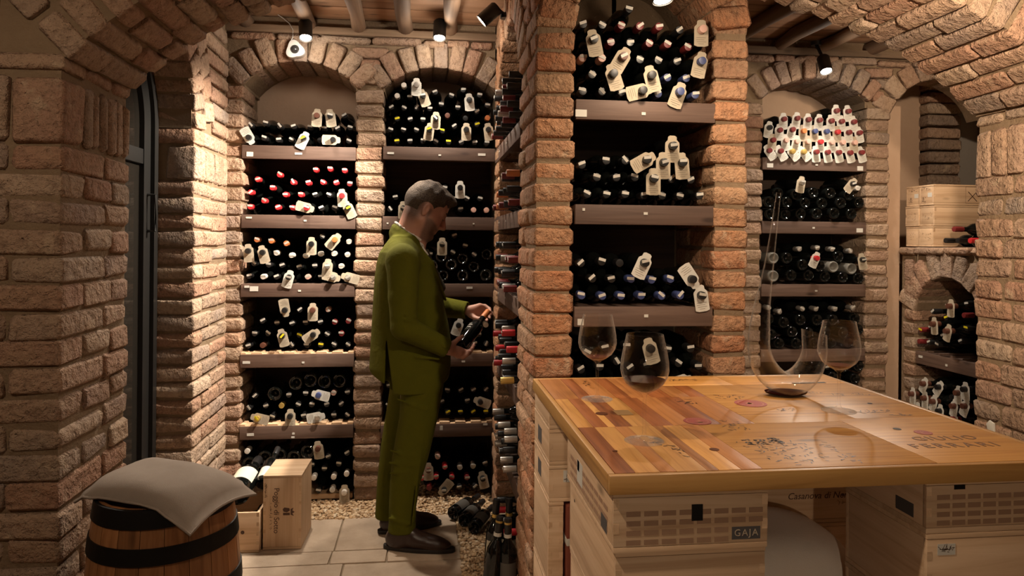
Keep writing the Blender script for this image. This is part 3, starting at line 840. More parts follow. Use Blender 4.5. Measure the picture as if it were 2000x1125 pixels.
BOT = []
def bottle(p, d=(0, 1, 0), code='k', butt=False, fat=False, roll=None, scale=1.0, pale=False):
    """p: middle of the mouth (or of the base when butt), d: from mouth to base. code: capsule letter, sticker Y / -, T<angle> card tag, W<angle> white card tag"""
    cap = code[0]; rest = code[1:]; ta = None; white = False
    for ch in 'TW':
        if ch in rest:
            rest, s_ = rest.split(ch); ta = float(s_ or 0); white = ch == 'W'
    st_ = 'Y' if 'Y' in rest else '' if '-' in rest else '1'
    d = Vector(d).normalized()
    if butt: d = -d; p = Vector(p) - d * .2995 * scale
    nm = 'tagged_bottle' if ta is not None else {'r': 'red_capped_bottle', 'm': 'red_capped_bottle', 'w': 'white_capped_bottle', 'o': 'orange_capped_bottle', 'b': 'blue_capped_bottle', 'g': 'gold_capped_bottle', 's': 'silver_capped_bottle', 'p': 'pink_capped_bottle', 'n': 'brown_capped_bottle'}.get(cap, 'wine_bottle')
    if butt: nm = 'wine_bottle'
    if cap == 'k' and st_ == 'Y' and ta is None: nm = 'yellow_stickered_bottle'
    o = obj(nm, PALEM if pale else FATM if fat else BODYM, None, None, loc=p)
    zz = Vector((0, 0, 1)) if abs(d.z) < .9 else Vector((0, -1, 0))            # the upper (or, standing, the front) side of the bottle
    zz = (zz - d * zz.dot(d)).normalized(); q = Matrix((d.cross(zz), d, zz)).transposed().to_quaternion()
    o.rotation_mode = 'QUATERNION'; o.rotation_quaternion = q; o.scale = (scale,) * 3
    obj('capsule', CAPM[cap], None, o)
    if st_ and not butt:
        a = math.radians(random.gauss(0, 24)) if roll is None else math.radians(roll)
        obj('price_sticker', STICK[st_], None, o, loc=(random.uniform(-.003, .003), random.uniform(-.0005, .0005), random.uniform(.002, .008)), rot=(random.uniform(.0, .25), a, 0))
    if ta is not None:
        g = obj('neck_tag', TAGW if white else TAGM, None, o, loc=(0, .022, 0), rot=(-.02, math.radians(ta), 0)); obj('handwriting', WRIT, None, g)
    adj = {'wine_bottle': 'dark', 'tagged_bottle': 'card-tagged', 'yellow_stickered_bottle': 'yellow-stickered'}.get(nm, nm.split('_')[0] + '-capped')
    if butt: adj = 'base-out pale' if pale else 'base-out dark'
    o['category'] = 'bottle'
    return o, adj

def shelf_fill(where, shelf_word, floor_z, plane, org, sc, spec, group, butts='', tilt=.0, dirv=(0, 1, 0), gapd=.02, along=0, rowh=.068, bounds=None):
    """spec: 'x,y,code;...' with x,y in a crop whose corner is org and whose magnification is sc"""
    made = []; todo = []
    for is_b, text in ((False, spec), (True, butts)):
        for it in [t_ for t_ in text.replace('\n', '').split(';') if t_.strip()]:
            q = it.strip().split(','); px, py = org[0] + float(q[0]) / sc, org[1] + float(q[1]) / sc; code = q[2] if len(q) > 2 else 'k'
            pl_ = dict(plane); k0 = list(pl_)[0]; pl_[k0] += gapd + (0 if 'T' in code or 'W' in code else random.uniform(0, .014) if not is_b else random.uniform(-.005, .02))
            p = at(px, py, **pl_); p.z = max(p.z, floor_z + .0385)
            d = Vector(dirv) + Vector((random.uniform(-.03, .03), random.uniform(-.02, .02), random.uniform(-.02, .005)))
            if p.z < floor_z + .05: d.z = 0
            pale = 'C' in code; fat = 'F' in code; code = code.replace('C', '').replace('F', '')
            todo.append([p, d, code, is_b, fat, pale])
    # bodies pushed apart until they rest beside each other; the mouths stay where they are
    la = 1 if along else 0; da = 0 if along else 1
    lim = bounds or (min(t_[0][la] for t_ in todo) - .01, max(t_[0][la] for t_ in todo) + .01)
    body = np.array([[t_[0][la], t_[0].z] for t_ in todo]); home = body.copy(); rad_ = np.array([.0412 if t_[4] else .0375 for t_ in todo])
    for it_ in range(260):
        for i in range(len(body)):
            dv = body - body[i]; dist = np.hypot(dv[:, 0], dv[:, 1]); need = rad_ + rad_[i]; hit = (dist < need) & (dist > 1e-6)
            for j in np.nonzero(hit)[0]:
                push = (need[j] - dist[j]) * .5; n_ = dv[j] / dist[j]; body[j] += n_ * push * .55; body[i] -= n_ * push * .55
        body[:, 1] = np.maximum(body[:, 1], floor_z + rad_); body[:, 0] = np.clip(body[:, 0], lim[0] + rad_, lim[1] - rad_)
        body += (home - body) * (.02 if it_ < 150 else 0)
    for (p, d, code, is_b, fat, pale), b_ in zip(todo, body):
        p = p.copy(); keep = 0.0 if is_b else .35                        # the mouths lean back towards where the photo shows them
        mouth = (1 - keep) * b_ + keep * np.array([p[la], p.z]); p[la], p.z = float(mouth[0]), float(mouth[1])
        d = Vector((0, 0, 0)); d[da] = 1.0 if dirv[da] > 0 else -1.0
        dl = np.clip((b_ - mouth) / .21, -.2, .2); d[la] += float(dl[0]); d.z += float(dl[1])
        if ('T' in code or 'W' in code) and not is_b: p -= d.normalized() * .052
        o, adj = bottle(p, d, code, is_b, fat, pale=pale); made.append((o, adj, p[along] if along == 0 else -p[along], p.z))
    rows_ = {}
    for m in made: rows_.setdefault(int(round((m[3] - floor_z - .042) / rowh)), []).append(m)
    for k, r in enumerate(sorted(rows_)):
        for j, m in enumerate(sorted(rows_[r], key=lambda z_: z_[2])):
            rw = 'bottom' if k == 0 else ORD[k]
            m[0]['label'] = '%s bottle, %s from %s in %s row, %s of %s' % (m[1], ORD[j], 'corner' if along else 'left', rw, shelf_word, where)
            m[0]['group'] = group
    return made

# ---- first bay of the rear wall
P1 = dict(Y=YB)
A, S = (460, 210), 5.112
W1 = 'door-side bay'; G1 = 'bottles in the bay beside the door'
shelf_fill(W1, 'top shelf', SHELF_Z[0], P1, A, S, '145,178,kF;280,178,kF;420,182,kF;548,190,kF;755,200,k;895,205,k;1030,205,k;1158,195,k;830,100,n-T3;958,105,kT-8;1090,95,kF;140,305,k-W150;282,305,k;425,315,k;560,318,k;690,315,kYW25;845,318,k-;985,328,k-T90;1132,330,k', G1, bounds=(-1.022, -.398))
shelf_fill(W1, 'second shelf', SHELF_Z[1], P1, A, S, '143,845,r;220,715,rF;285,930,r;367,800,r;440,670,rF;140,990,r;420,995,r;570,1000,r;725,1005,rT105;500,868,r;652,868,r;575,745,r;727,750,r;883,745,r;1005,750,r;1150,760,m;803,620,rF;947,612,r;1090,628,r;795,870,k;938,872,k;855,1005,k;985,1000,k;1137,1005,kYT-25;1070,885,r-T-5', G1, bounds=(-1.022, -.398))
A, S = (460, 440), 4.328
shelf_fill(W1, 'third shelf', SHELF_Z[2], P1, A, S, '178,125,o;302,132,o;425,158,o;852,122,o-T40;115,215,k-T-5;245,228,k-T-15;655,158,k-T0;733,98,k;962,138,w;333,237,w;470,255,w;590,262,w;718,240,w;830,240,w;945,248,w;158,322,k;282,338,k;382,343,k;537,355,k;672,340,k;790,342,sT5;890,348,w;93,432,k;225,435,w;335,437,k;455,440,kW15;610,440,p;722,442,k;832,445,sT105;965,440,sT-75', G1, bounds=(-1.022, -.398))
shelf_fill(W1, 'fourth shelf', SHELF_Z[3] + .012, P1, A, S, '428,712,k-T170;540,715,k;660,712,n-T0;783,712,p;226,808,k;350,822,k;477,828,k;595,822,k;715,818,k;840,818,m;962,810,m;162,918,k;273,920,k;405,930,kYT-15;543,935,kY;665,920,k-T55;773,927,k;898,922,m;90,1030,k;222,1024,n-;473,1024,k;598,1028,k;722,1030,kY;838,1024,k;962,1024,k', G1, bounds=(-1.022, -.398))
A, S = (460, 700), 3.879
shelf_fill(W1, 'fifth shelf', SHELF_Z[4] + .012, P1, A, S, '145,288,kF;405,272,k;533,262,k;640,260,b-W-75;745,260,p;855,252,k;95,373,k;228,360,k;352,352,g-;477,348,k;578,350,k;692,347,k;800,350,k;178,445,gYT-75;280,450,k;432,415,k-T0;518,440,k;632,437,sW80;748,432,k;850,443,k', G1, '450,215,kF;550,205,kF;665,205,kF;770,200,kF;300,270,kF', gapd=.03, bounds=(-1.022, -.398))
shelf_fill(W1, 'floor level', .035, P1, A, S, '82,710,w-;622,675,n-T-8;702,748,k;855,720,k;788,803,k;670,843,k;600,795,k;592,905,w-;752,898,w-;850,875,w-;633,1000,k;735,997,w;828,1015,w-T0', G1, '110,800,kF;230,760,kF;330,740,kF;455,740,kF;545,735,kF;180,850,kF', gapd=.0, bounds=(-1.022, -.398))
root = tag(empty('bottle_rack', (-.5, YB + .06, .012)), 'pale wooden floor rack under the bottles beside the upright crate', 'rack')
obj('bottle_rest', MB().box(-.51, .10, .0, .30, .0, .022).mesh('bottle_rest', 40, .003), PALEW, root); obj('front_batten', MB().box(-.51, .10, -.022, -.002, 0, .03).mesh('front_batten', 40, .003), PALEW, root)
# ---- second bay
W2 = 'bay behind man'; G2 = 'bottles in the bay behind the man'
A, S = (740, 140), 7.033
shelf_fill(W2, 'top shelf', SHELF_Z[0] + .012, P1, A, S, '340,190,w-;510,215,s-W0;762,290,kF;1143,268,k;1378,325,k;252,330,w-;428,350,k;605,360,kT-20;992,340,kF;1235,410,k-W-5;1487,463,k;165,495,k;345,505,k;512,505,k;688,515,k;843,445,k;1078,500,k;1340,555,k;240,655,kY;422,660,k;595,660,k;770,660,kT3;925,610,n-;1190,640,k-;1338,730,kY;1487,640,o-;147,800,k;322,800,k;508,800,k;688,815,kYT8;872,812,kY;1035,748,k;1187,810,k-T0;1490,815,k-T-8;238,950,kY;420,945,k;600,958,k;780,952,k;957,965,kY;1135,965,k;1315,975,k;1482,982,k', G2, bounds=(-.234, .41))
A, S = (740, 340), 4.6875
shelf_fill(W2, 'second shelf', SHELF_Z[1], P1, A, S, '158,215,kF;265,215,kF;98,318,k;225,310,kT0;608,122,kF;742,130,k-W0;675,222,k;810,222,k;925,225,kF;748,322,k;868,328,p-;985,328,p-', G2, bounds=(-.234, .41))
shelf_fill(W2, 'third shelf', SHELF_Z[2], P1, A, S, '690,565,k;578,650,kT0;788,655,k;485,740,k;678,745,k;875,755,k', G2, '575,735,k;775,735,k;962,735,k;500,828,k;672,825,k;870,840,k;590,930,k;770,930,k;980,925,k', gapd=.02, bounds=(-.234, .41))
A, S = (840, 580), 4.325
shelf_fill(W2, 'fourth shelf', SHELF_Z[3] + .01, P1, A, S, '240,235,k-W20;465,285,w-;475,402,k;330,330,k;400,340,k;300,410,k;390,415,k', G2, bounds=(-.234, .41))
shelf_fill(W2, 'fifth shelf', SHELF_Z[4] + .008, P1, A, S, '150,792,k;263,790,k;365,785,k;470,783,k;105,882,k;315,877,k;420,872,k-T-70;150,972,kY;265,972,kY;370,970,kY;477,970,kY;-352,745,k;-356,915,k', G2, bounds=(-.234, .41))
A, S = (820, 820), 3.686
shelf_fill(W2, 'floor level', .03, P1, A, S, '133,272,p;60,350,nT-3;185,350,r;293,352,s;385,352,s;470,322,k;22,425,r;115,415,r;238,422,r;335,430,m;445,410,kT-12;65,490,m-;175,490,kT-140;290,497,k;388,495,k', G2, gapd=.0, bounds=(-.234, .41))
# ---- pillar-framed bay of the central block
PC = dict(Y=2.70); W3 = 'pillar-framed bay'; G3 = 'bottles in the pillar-framed bay'
A, S = (1000, 0), 2.812
shelf_fill(W3, 'top shelf', SHELF_Z[0] + .012, PC, A, S, '643,50,k;388,138,k;494,140,k;600,140,m;702,143,m;805,147,m;922,165,k;1015,190,p-T0;425,245,kT-12;540,230,m;648,228,k;755,240,m;852,243,m;963,262,m;383,322,p;490,320,p;590,330,nT30;702,330,k;807,330,k;903,340,k;1015,355,b-T12;436,408,k;535,425,k-T-18;745,435,k-T-15;852,427,b;955,430,b;390,500,k;497,500,k;602,507,k;700,520,k-T75;807,513,b;895,530,b-T20;1005,522,b', G3, bounds=(AX1, BX0), gapd=.006)
shelf_fill(W3, 'second shelf', SHELF_Z[1] + .006, PC, A, S, '860,820,kT0;378,910,k;522,885,k;630,885,k;727,887,kT60;805,905,kT0;905,908,kT-5;470,970,k;582,975,k;682,975,k;745,985,kT0;877,980,k;982,990,k;417,1062,k;524,1064,k;625,1064,k;727,1065,k;827,1069,k;922,1072,k;1028,1072,k', G3, bounds=(AX1, BX0), gapd=.006)
A, S = (1000, 360), 2.812
shelf_fill(W3, 'third shelf', SHELF_Z[2] + .006, PC, A, S, '373,432,k;495,425,k;585,440,k-;712,430,kW25;442,517,k;550,515,k;655,520,b;767,525,b;877,520,b;965,520,k-W145;382,610,b;497,611,b;598,610,b;708,610,b;825,612,b;925,610,b;1015,605,kW-8', G3, bounds=(AX1, BX0), gapd=.006)
shelf_fill(W3, 'fourth shelf', SHELF_Z[3] + .006, PC, A, S, '745,900,k-T-15;862,908,k;975,908,k;385,1008,k;490,998,k;575,985,k;708,990,k;915,990,k;1025,1002,k;625,990,k;420,920,k;520,915,k;620,905,k;440,1090,k;560,1090,k;680,1090,k;800,1085,k;930,1060,k-W75;1010,1090,k', G3, bounds=(AX1, BX0), gapd=.006)
# ---- far arched bay
W4 = 'far arched bay'; G4 = 'bottles in the far arched bay'
A, S = (1440, 0), 2.8125
shelf_fill(W4, 'top shelf', SHELF_Z[0], P1, A, S, '525,620,m-W0;588,622,m-W-5;238,668,m-W0;313,658,m-W8;373,664,m-W4;432,668,m-W6;500,675,m-W0;548,678,m-W-5;618,680,m-W-8;152,722,k-W8;205,722,m-W0;283,720,m-W10;342,728,o-T0;402,730,b-T0;470,730,b-W-10;528,735,r-T0;590,735,m-W-5;643,740,m-W-10;178,780,m-T5;245,774,p-W0;300,787,p-W10;356,787,p-T0;434,787,r-W0;496,790,p-W0;552,790,p-W-5;622,790,p-T0;150,828,m-W-35;213,832,m-W-30;278,840,g-W-40;340,840,g-W-40;418,838,m-W-5;480,840,m-W-10;540,840,m-W-12;603,842,m-W-15;663,842,m-W-15', G4, bounds=(2.083, 2.766))
A, S = (1440, 340), 2.6786
shelf_fill(W4, 'second shelf', SHELF_Z[1], P1, A, S, '320,52,sT10;590,62,kT40;628,72,w', G4, '215,100,k;310,100,k;400,98,k;490,100,k;585,98,k;150,150,k;265,152,k;355,155,k;445,155,k;545,152,k;640,150,k;175,205,k;255,205,k;335,205,k;420,205,k;510,205,k;600,208,k', gapd=-.01, bounds=(2.083, 2.766))
shelf_fill(W4, 'third shelf', SHELF_Z[2], P1, A, S, '325,392,s;418,388,s;500,396,s;592,402,s;400,440,r-W25;635,450,kT-10', G4, '190,440,kC;262,440,k;525,428,k;505,485,kC;605,492,kC;345,475,k;430,480,k;190,535,kC;285,530,k;375,530,k;460,535,k;555,540,k;635,545,k', gapd=-.01, bounds=(2.083, 2.766))
shelf_fill(W4, 'fourth shelf', SHELF_Z[3], P1, A, S, '165,702,s;222,722,s;340,712,s;412,712,s;510,714,s;605,706,s', G4, '165,755,k;245,775,k;335,755,k;420,755,k;505,752,k;615,752,k;180,840,k;290,830,k;380,840,k;470,835,k;560,835,k;645,810,k;220,890,k;310,890,k;400,890,k;490,890,k;580,890,k', gapd=-.01, bounds=(2.083, 2.766))
shelf_fill(W4, 'fifth shelf', SHELF_Z[4], P1, A, S, '470,1010,k', G4, '500,1065,k;618,1072,k;560,1010,k;640,1005,k;440,1080,k;560,1120,k', gapd=-.01, bounds=(2.083, 2.766))
# ---- side bay: necks towards the aisle
G5 = 'bottles in the side bay'
rgs = random.Random(21)
for lv, (fz, nrow, cols, n0) in enumerate(((SHELF_Z[0], 4, 'kkmkkmks', 6), (SHELF_Z[1], 3, 'kmokkmko', 5), (SHELF_Z[2], 4, 'mkmkskkk', 5), (SHELF_Z[3], 4, 'krkkrksk', 5), (SHELF_Z[4], 3, 'kksksksk', 5), (.03, 3, 'rkrrksrr', 4))):
    for r in range(nrow):
        nc = n0 - (1 if r % 2 else 0) - (2 if (lv == 1 and r == 2) else 0)
        for j in range(nc):
            y = 3.22 + (j + (.5 if r % 2 else 0)) * .138 + rgs.uniform(-.01, .01)
            z = fz + .0385 + r * .066
            cap = cols[(r * 3 + j * 2 + lv) % 8]
            o, adj = bottle((.372 + rgs.uniform(-.012, .014), y, z), (1, 0, 0), cap + ('' if rgs.random() < .5 else '-'))
            o['label'] = '%s bottle, %s from front pillar in %s row, %s of side bay' % (adj, ORD[j], 'bottom' if r == 0 else ORD[r], (SHELF_W[lv] + ' shelf') if lv < 5 else 'floor level'); o['group'] = G5
o, adj = bottle((.345, 3.17, SHELF_Z[3] + .0385), (1, 0, .02), 'g-'); tag(o, 'gold-capped bottle poking out furthest from the side bay at knee height', group=G5)
# ---- low niche
G6 = 'bottles in the low arched niche'; A, S = (1440, 340), 2.6786
shelf_fill('low niche', 'upper shelf', .866, dict(X=RX), A, S, '1145,690,n-T0;1092,745,kY;1058,785,n-T-5;1022,718,k;1130,825,n-T15;1212,800,kY;960,815,mY;940,872,m-;995,880,k;1045,890,k;1185,738,m-;1205,690,k;1110,700,k;1165,870,k;1075,840,k;1010,800,k', G6, dirv=(1, .1, 0), gapd=.0, along=1)
A, S = (1480, 700), 2.646
shelf_fill('low niche', 'lower shelf', .428, dict(X=RX), A, S, '815,180,n-W0;885,130,n-W25;890,205,n-W0;965,150,k-W35;935,225,n-W15;965,268,k-W0;1040,245,n-W10;1075,170,n-W0;1110,250,n-W20;1110,175,k-W0;1000,200,k-;1040,310,m-W0;850,260,k-W0', G6, dirv=(1, .1, 0), gapd=.0, along=1)
# ---- bottles lying on the ledge beside the crates
for i, (px, py, c) in enumerate(((1862, 417, 'm'), (1852, 438, 'k'), (1846, 461, 'k'), (1872, 425, 'r'))):
    p = at(px, py, Y=3.90); p.z = (1.592 if i == 0 else 1.555 if i in (1, 3) else 1.54) ; 
    p = Vector((3.055 + .012 * i, 3.82 + (.0 if i in (0, 2) else .082 if i == 1 else -.082), 1.506 + .037 + (.066 if i == 0 else 0)))
    o, adj = bottle(p, (1, .05, 0), c + '-')
    o['label'] = ['upper bottle with maroon capsule lying on the brick ledge', 'dark bottle lying on the ledge against the stacked crates', 'dark bottle lying on the ledge under the upper one', 'red-capped bottle lying at the front of the ledge'][i]; o['group'] = 'bottles lying on the ledge'
# ---- on the gravel
LABG = flat('grey_print', (.085, .078, .068), .5); CREAM = rough_mat('cream_label', (.62, .56, .42), (.68, .62, .48), 30, 50, .0003, .7)
for i, (bx, nx_) in enumerate((((884, 1003), (938, 966)), ((906, 1017), (950, 972)), ((926, 1031), (966, 984)))):
    a = at(*bx, Z=.045); b = at(*nx_, Z=.045); d = (a - b); d.z = 0; d.normalize()
    o, adj = bottle(a - d * .30 + Vector((0, 0, .0)), d, 'k-'); body_label(o, LABG, .17, .26)
    tag(o, ['printed bottle lying on the gravel nearest the man', 'middle of three printed bottles lying on the gravel', 'printed bottle lying on gravel nearest the standing bottles'][i], group='bottles lying on the gravel')
for i, (px, d_, lean, lab, c, lb) in enumerate(((962, 3.07, (.045, .02), 'tall bottle standing on gravel with cream neck band, leaning to the pillar', 'k-', None), (997, 3.08, (.0, .0), 'tall bottle standing on gravel against the pillar with printed body', 'k-', LABG),
                                            (999, 3.32, (.0, .0), 'standing bottle with gold ring behind the two tall ones', 'k-', CREAM), (966, 3.30, (.02, 0), 'standing bottle with a big pale paper behind the leaning bottle', 'k-', CREAM))):
    base = Vector((0, 0, EYE)) + ray(px, 470) * d_; base.z = .012
    top = base + Vector((lean[0], lean[1], .315))
    o, adj = bottle(top, base - top, c, scale=1.05); tag(o, lab, group='bottles standing on the gravel')
    obj('neck_band', MB().lathe([(.0166, .062), (.0166, .076)], 16, 'y').mesh('neck_band', 40), WHITE if i < 2 else CAPS['g'], o)
    if i in (0, 1): obj('gold_band', MB().lathe([(.0163, .014), (.0163, .022)], 16, 'y').mesh('gold_band', 40), CAPS['g'], o)
    if lb is not None: body_label(o, lb, .17, .26, a0=-62, a1=62)
# ================================================================== table, crates, glass, barrel stools
PINE = wood_mat('crate_pine', [(.66, .47, .31), (.58, .39, .24), (.45, .28, .16)], 'x', .8, .6, vary=.12)
PINEZ = wood_mat('crate_pine_upright', [(.66, .47, .31), (.58, .39, .24), (.45, .28, .16)], 'z', .8, .6, vary=.12)
PINEY = wood_mat('crate_pine_deep', [(.66, .47, .31), (.58, .39, .24), (.45, .28, .16)], 'y', .8, .6, vary=.12)
BROWNINK = flat('brown_stamp_ink', (.085, .040, .022), .7); PALEINK = flat('faded_grid_ink', (.30, .175, .105), .7)
GREYINK = flat('grey_stamp_ink', (.07, .062, .062), .7)
SEALRED = flat('red_seal_ink', (.33, .045, .03), .45); SEALGAP = flat('seal_bare_wood', (.46, .19, .07), .45)

def crate(lx, ly, lz, loc, label, group, rotz=0.0, lid=True, th=.012, name='wine_crate'):
    """nailed pine wine case: four sides, bottom, lid; base on z=0"""
    r = tag(empty(name, loc, (0, 0, rotz)), label, 'crate', group)
    zt = lz - (th if lid else 0)
    def bx(nm, mat, *b, bev=.0015): return obj(nm, MB().box(*b).mesh(nm, 40, bev), mat, r)
    bx('bottom', PINE, -lx / 2, lx / 2, -ly / 2, ly / 2, 0, th)
    bx('front_panel', PINE, -lx / 2, lx / 2, -ly / 2, -ly / 2 + th, th + .0006, zt)
    bx('rear_panel', PINE, -lx / 2, lx / 2, ly / 2 - th, ly / 2, th + .0006, zt)
    bx('side_panel', PINEY, -lx / 2, -lx / 2 + th, -ly / 2 + th, ly / 2 - th, th + .0006, zt)
    bx('side_panel', PINEY, lx / 2 - th, lx / 2, -ly / 2 + th, ly / 2 - th, th + .0006, zt)
    if lid: bx('lid', PINE, -lx / 2 - .001, lx / 2 + .001, -ly / 2 - .001, ly / 2 + .001, zt + .0012, lz)
    # box joints at the front corners
    m_ = MB(); n = max(3, int((zt - th) / .022))
    for k in range(n):
        z0 = th + (zt - th) * k / n
        for s_ in (-1, 1):
            if k % 2: m_.box(*sorted((s_ * lx / 2, s_ * (lx / 2 - th))), -ly / 2 - .0004, -ly / 2 + .001, z0 + .002, z0 + (zt - th) / n - .002)
    obj('finger_joint', m_.mesh('finger_joint'), PINEY, r)['kind'] = 'stuff'
    return r

def front_print(r, me, mat, x, z, ly, name='lettering', side=False, lx=0.0, y=0.0):
    """flat print on the front face (or on the -x side) of a crate"""
    if me.materials: me.materials.clear()
    me.materials.append(mat)
    if side: return obj(name, me, None, r, loc=(-lx / 2 - .0006, y, z), rot=(PI / 2, 0, -PI / 2))
    return obj(name, me, None, r, loc=(x, -ly / 2 - .0006, z), rot=(PI / 2, 0, 0))

def stamp_grid(nx, nz, w_, h_, px_, pz_, skip=()):
    m_ = MB()
    for i in range(nx):
        for k in range(nz):
            if (i, k) in skip: continue
            x, z = (i - (nx - 1) / 2) * px_, (k - (nz - 1) / 2) * pz_
            m_.box(x - w_ / 2, x + w_ / 2, z - h_ / 2, z + h_ / 2, -.0002, .0002)
    return m_.mesh('stamp_grid')
def strokes(n, w_, h_, seed, t_=.0028):
    """illegible worn print: short strokes in rows"""
    rg_ = random.Random(seed); m_ = MB()
    for _ in range(n):
        x, y = rg_.uniform(-w_ / 2, w_ / 2), rg_.uniform(-h_ / 2, h_ / 2); L = rg_.uniform(.004, .014); a = rg_.choice((0, .3, 1.2, 1.57, -.6)) + rg_.uniform(-.2, .2)
        dx, dy = math.cos(a) * L / 2, math.sin(a) * L / 2; nx_, ny_ = -math.sin(a) * t_ / 2, math.cos(a) * t_ / 2
        m_.add([(x - dx - nx_, y - dy - ny_, 0), (x + dx - nx_, y + dy - ny_, 0), (x + dx + nx_, y + dy + ny_, 0), (x - dx + nx_, y - dy + ny_, 0)], [(0, 1, 2, 3)])
    return m_.mesh('worn_print')
def rect(w_, h_): return MB().box(-w_ / 2, w_ / 2, -h_ / 2, h_ / 2, -.0003, .0003).mesh('print_patch')
def disc(r_, n=28): return MB().lathe([(r_, 0), (r_, .0004)], n).mesh('print_disc')

# ---- table
TZ, TH_ = 1.05, .040
TX0, TX1, TY0, TY1 = .373, 1.432, 1.401, 2.425
table = tag(empty('tasting_table', ((TX0 + TX1) / 2, (TY0 + TY1) / 2, TZ - TH_)), 'varnished tasting table top pieced together from wine crate boards', 'table')
toff = Vector(table.location)
def tcol(nm, a, b, c): return [wood_mat(nm + '_along_' + ax, [a, b, c], ax, 1.0, .42, spec=.2, coat=0, vary=.2) for ax in ('x', 'y')]
TL = tcol('honey_board', (.66, .345, .105), (.57, .275, .075), (.35, .145, .035)); TD = tcol('russet_board', (.36, .125, .038), (.28, .09, .026), (.16, .045, .012)); TM = tcol('amber_board', (.50, .215, .07), (.41, .165, .048), (.26, .09, .025))
TONE = {'L': TL, 'D': TD, 'M': TM}
obj('core', MB().box(TX0 + .012, TX1 - .012, TY0 + .012, TY1 - .012, TZ - TH_ + .002, TZ - .008).mesh('core'), TM[0], table, loc=-toff)
EDGE = wood_mat('table_edge', [(.50, .28, .09), (.43, .225, .07), (.30, .145, .04)], 'x', .8, .4, coat=.0, vary=.05); EDGEY = wood_mat('table_edge_deep', [(.50, .28, .09), (.43, .225, .07), (.30, .145, .04)], 'y', .8, .4, coat=.0, vary=.05)
for b, m_ in (((TX0, TX1, TY0, TY0 + .016), EDGE), ((TX0, TX1, TY1 - .016, TY1), EDGE), ((TX0, TX0 + .016, TY0 + .0165, TY1 - .0165), EDGEY), ((TX1 - .016, TX1, TY0 + .0165, TY1 - .0165), EDGEY)):
    obj('edge_band', MB().box(*b, TZ - TH_, TZ).mesh('edge_band', 40, .004), m_, table, loc=-toff)
def plank(x0, x1, y0, y1, tone, ax):
    p = Vector(((x0 + x1) / 2, (y0 + y1) / 2, TZ - .008)); lx, ly = (x1 - x0) / 2 - .0005, (y1 - y0) / 2 - .0005
    return obj('plank', MB().box(-lx, lx, -ly, ly, 0, .0076 + random.uniform(0, .0003)).mesh('plank', 40, .0006), TONE[tone][ax == 'y'], table, loc=p - toff)
i0, i1, j0, j1 = TX0 + .0165, TX1 - .0165, TY0 + .0165, TY1 - .0165
def strip_row(xs, tones, y0, y1):
    for a, b, t_ in zip(xs[:-1], xs[1:], tones): plank(a, b, y0, y1, t_, 'y')
strip_row([i0, .432, .484, .519, .585, .610, .658, .705], 'DLMLMLM', j0, 1.775)
strip_row([i0, .430, .468, .488, .532, .585, .640, .700, .770, .860], 'LDLDLDMDM', 1.775, 2.10)
strip_row([i0, .465, .505, .580, .625, .69], 'MDMDM', 2.10, j1)
strip_row([.69, .75, .81, .860], 'DMD', 2.10, 2.262)
pB = plank(.860, 1.155, 1.775, 2.262, 'L', 'x'); plank(.69, 1.02, 2.262, j1, 'L', 'x'); plank(1.02, i1, 2.262, j1, 'L', 'x')
plank(.705, 1.10, j0, 1.775, 'L', 'x'); plank(1.10, i1, j0, 1.80, 'L', 'x'); plank(1.155, i1, 1.80, 2.262, 'L', 'x'); plank(1.10, 1.155, 1.775, 1.80, 'L', 'x')
TINK0 = flat('branded_letters', (.16, .07, .028), .45)
def on_table(me, mat, p, rz=0.0, name='printed_mark', s=(1, 1, 1)):
    if me.materials: me.materials.clear()
    me.materials.append(mat); p = Vector(p); p.z = TZ + .0004
    return obj(name, me, None, table, loc=p - toff, rot=(0, 0, rz), scale=s)
T = lambda px, py: at(px, py, Z=TZ)
def seal(px, py, r_, mat=SEALRED, inner=True):
    p = T(px, py)
    if not inner: return on_table(disc(r_), mat, p, name='seal_print')
    on_table(disc(r_), mat, p, name='seal_print')
    m_ = MB(); n = 32; ra, rb = .74, .80; rg_ = random.Random(int(px))
    for k in range(n):
        a, b = 2 * PI * k / n, 2 * PI * (k + .8) / n
        m_.add([(r_ * ra * math.cos(a), r_ * ra * math.sin(a), 0), (r_ * rb * math.cos(a), r_ * rb * math.sin(a), 0), (r_ * rb * math.cos(b), r_ * rb * math.sin(b), 0), (r_ * ra * math.cos(b), r_ * ra * math.sin(b), 0)], [(0, 1, 2, 3)])
    for _ in range(7):
        a = rg_.uniform(0, 6.28); q = r_ * rg_.uniform(0, .45); w_ = r_ * rg_.uniform(.08, .18); x, y = q * math.cos(a), q * math.sin(a)
        m_.add([(x - w_, y - w_ * .5, 0), (x + w_, y - w_ * .8, 0), (x + w_ * .7, y + w_ * .8, 0), (x - w_, y + w_ * .4, 0)], [(0, 1, 2, 3)])
    o_ = on_table(m_.mesh('seal_figure'), SEALGAP, p, name='seal_figure'); o_.location.z += .0005
seal(1466, 788, .046); seal(1362, 823, .036); seal(1803, 845, .021)
for (px, py, r_) in ((1175, 808, .017), (1395, 878, .011), (1201, 881, .006), (1752, 838, .010), (1699, 788, .007)): seal(px, py, r_, GREYINK if px > 1600 else flat('knot_brown', (.12, .035, .012), .3), False)
on_table(rect(.045, .055), flat('faded_stamp', (.34, .20, .085), .3), T(1217, 806), .02)
on_table(text_mesh('GIULIO', .046, space=1.15), TINK0, T(1845, 856)); on_table(text_mesh('FERRARI', .048, space=1.3), TINK0, T(1864, 870))
TINK = flat('varnished_ink', (.09, .036, .014), .4)
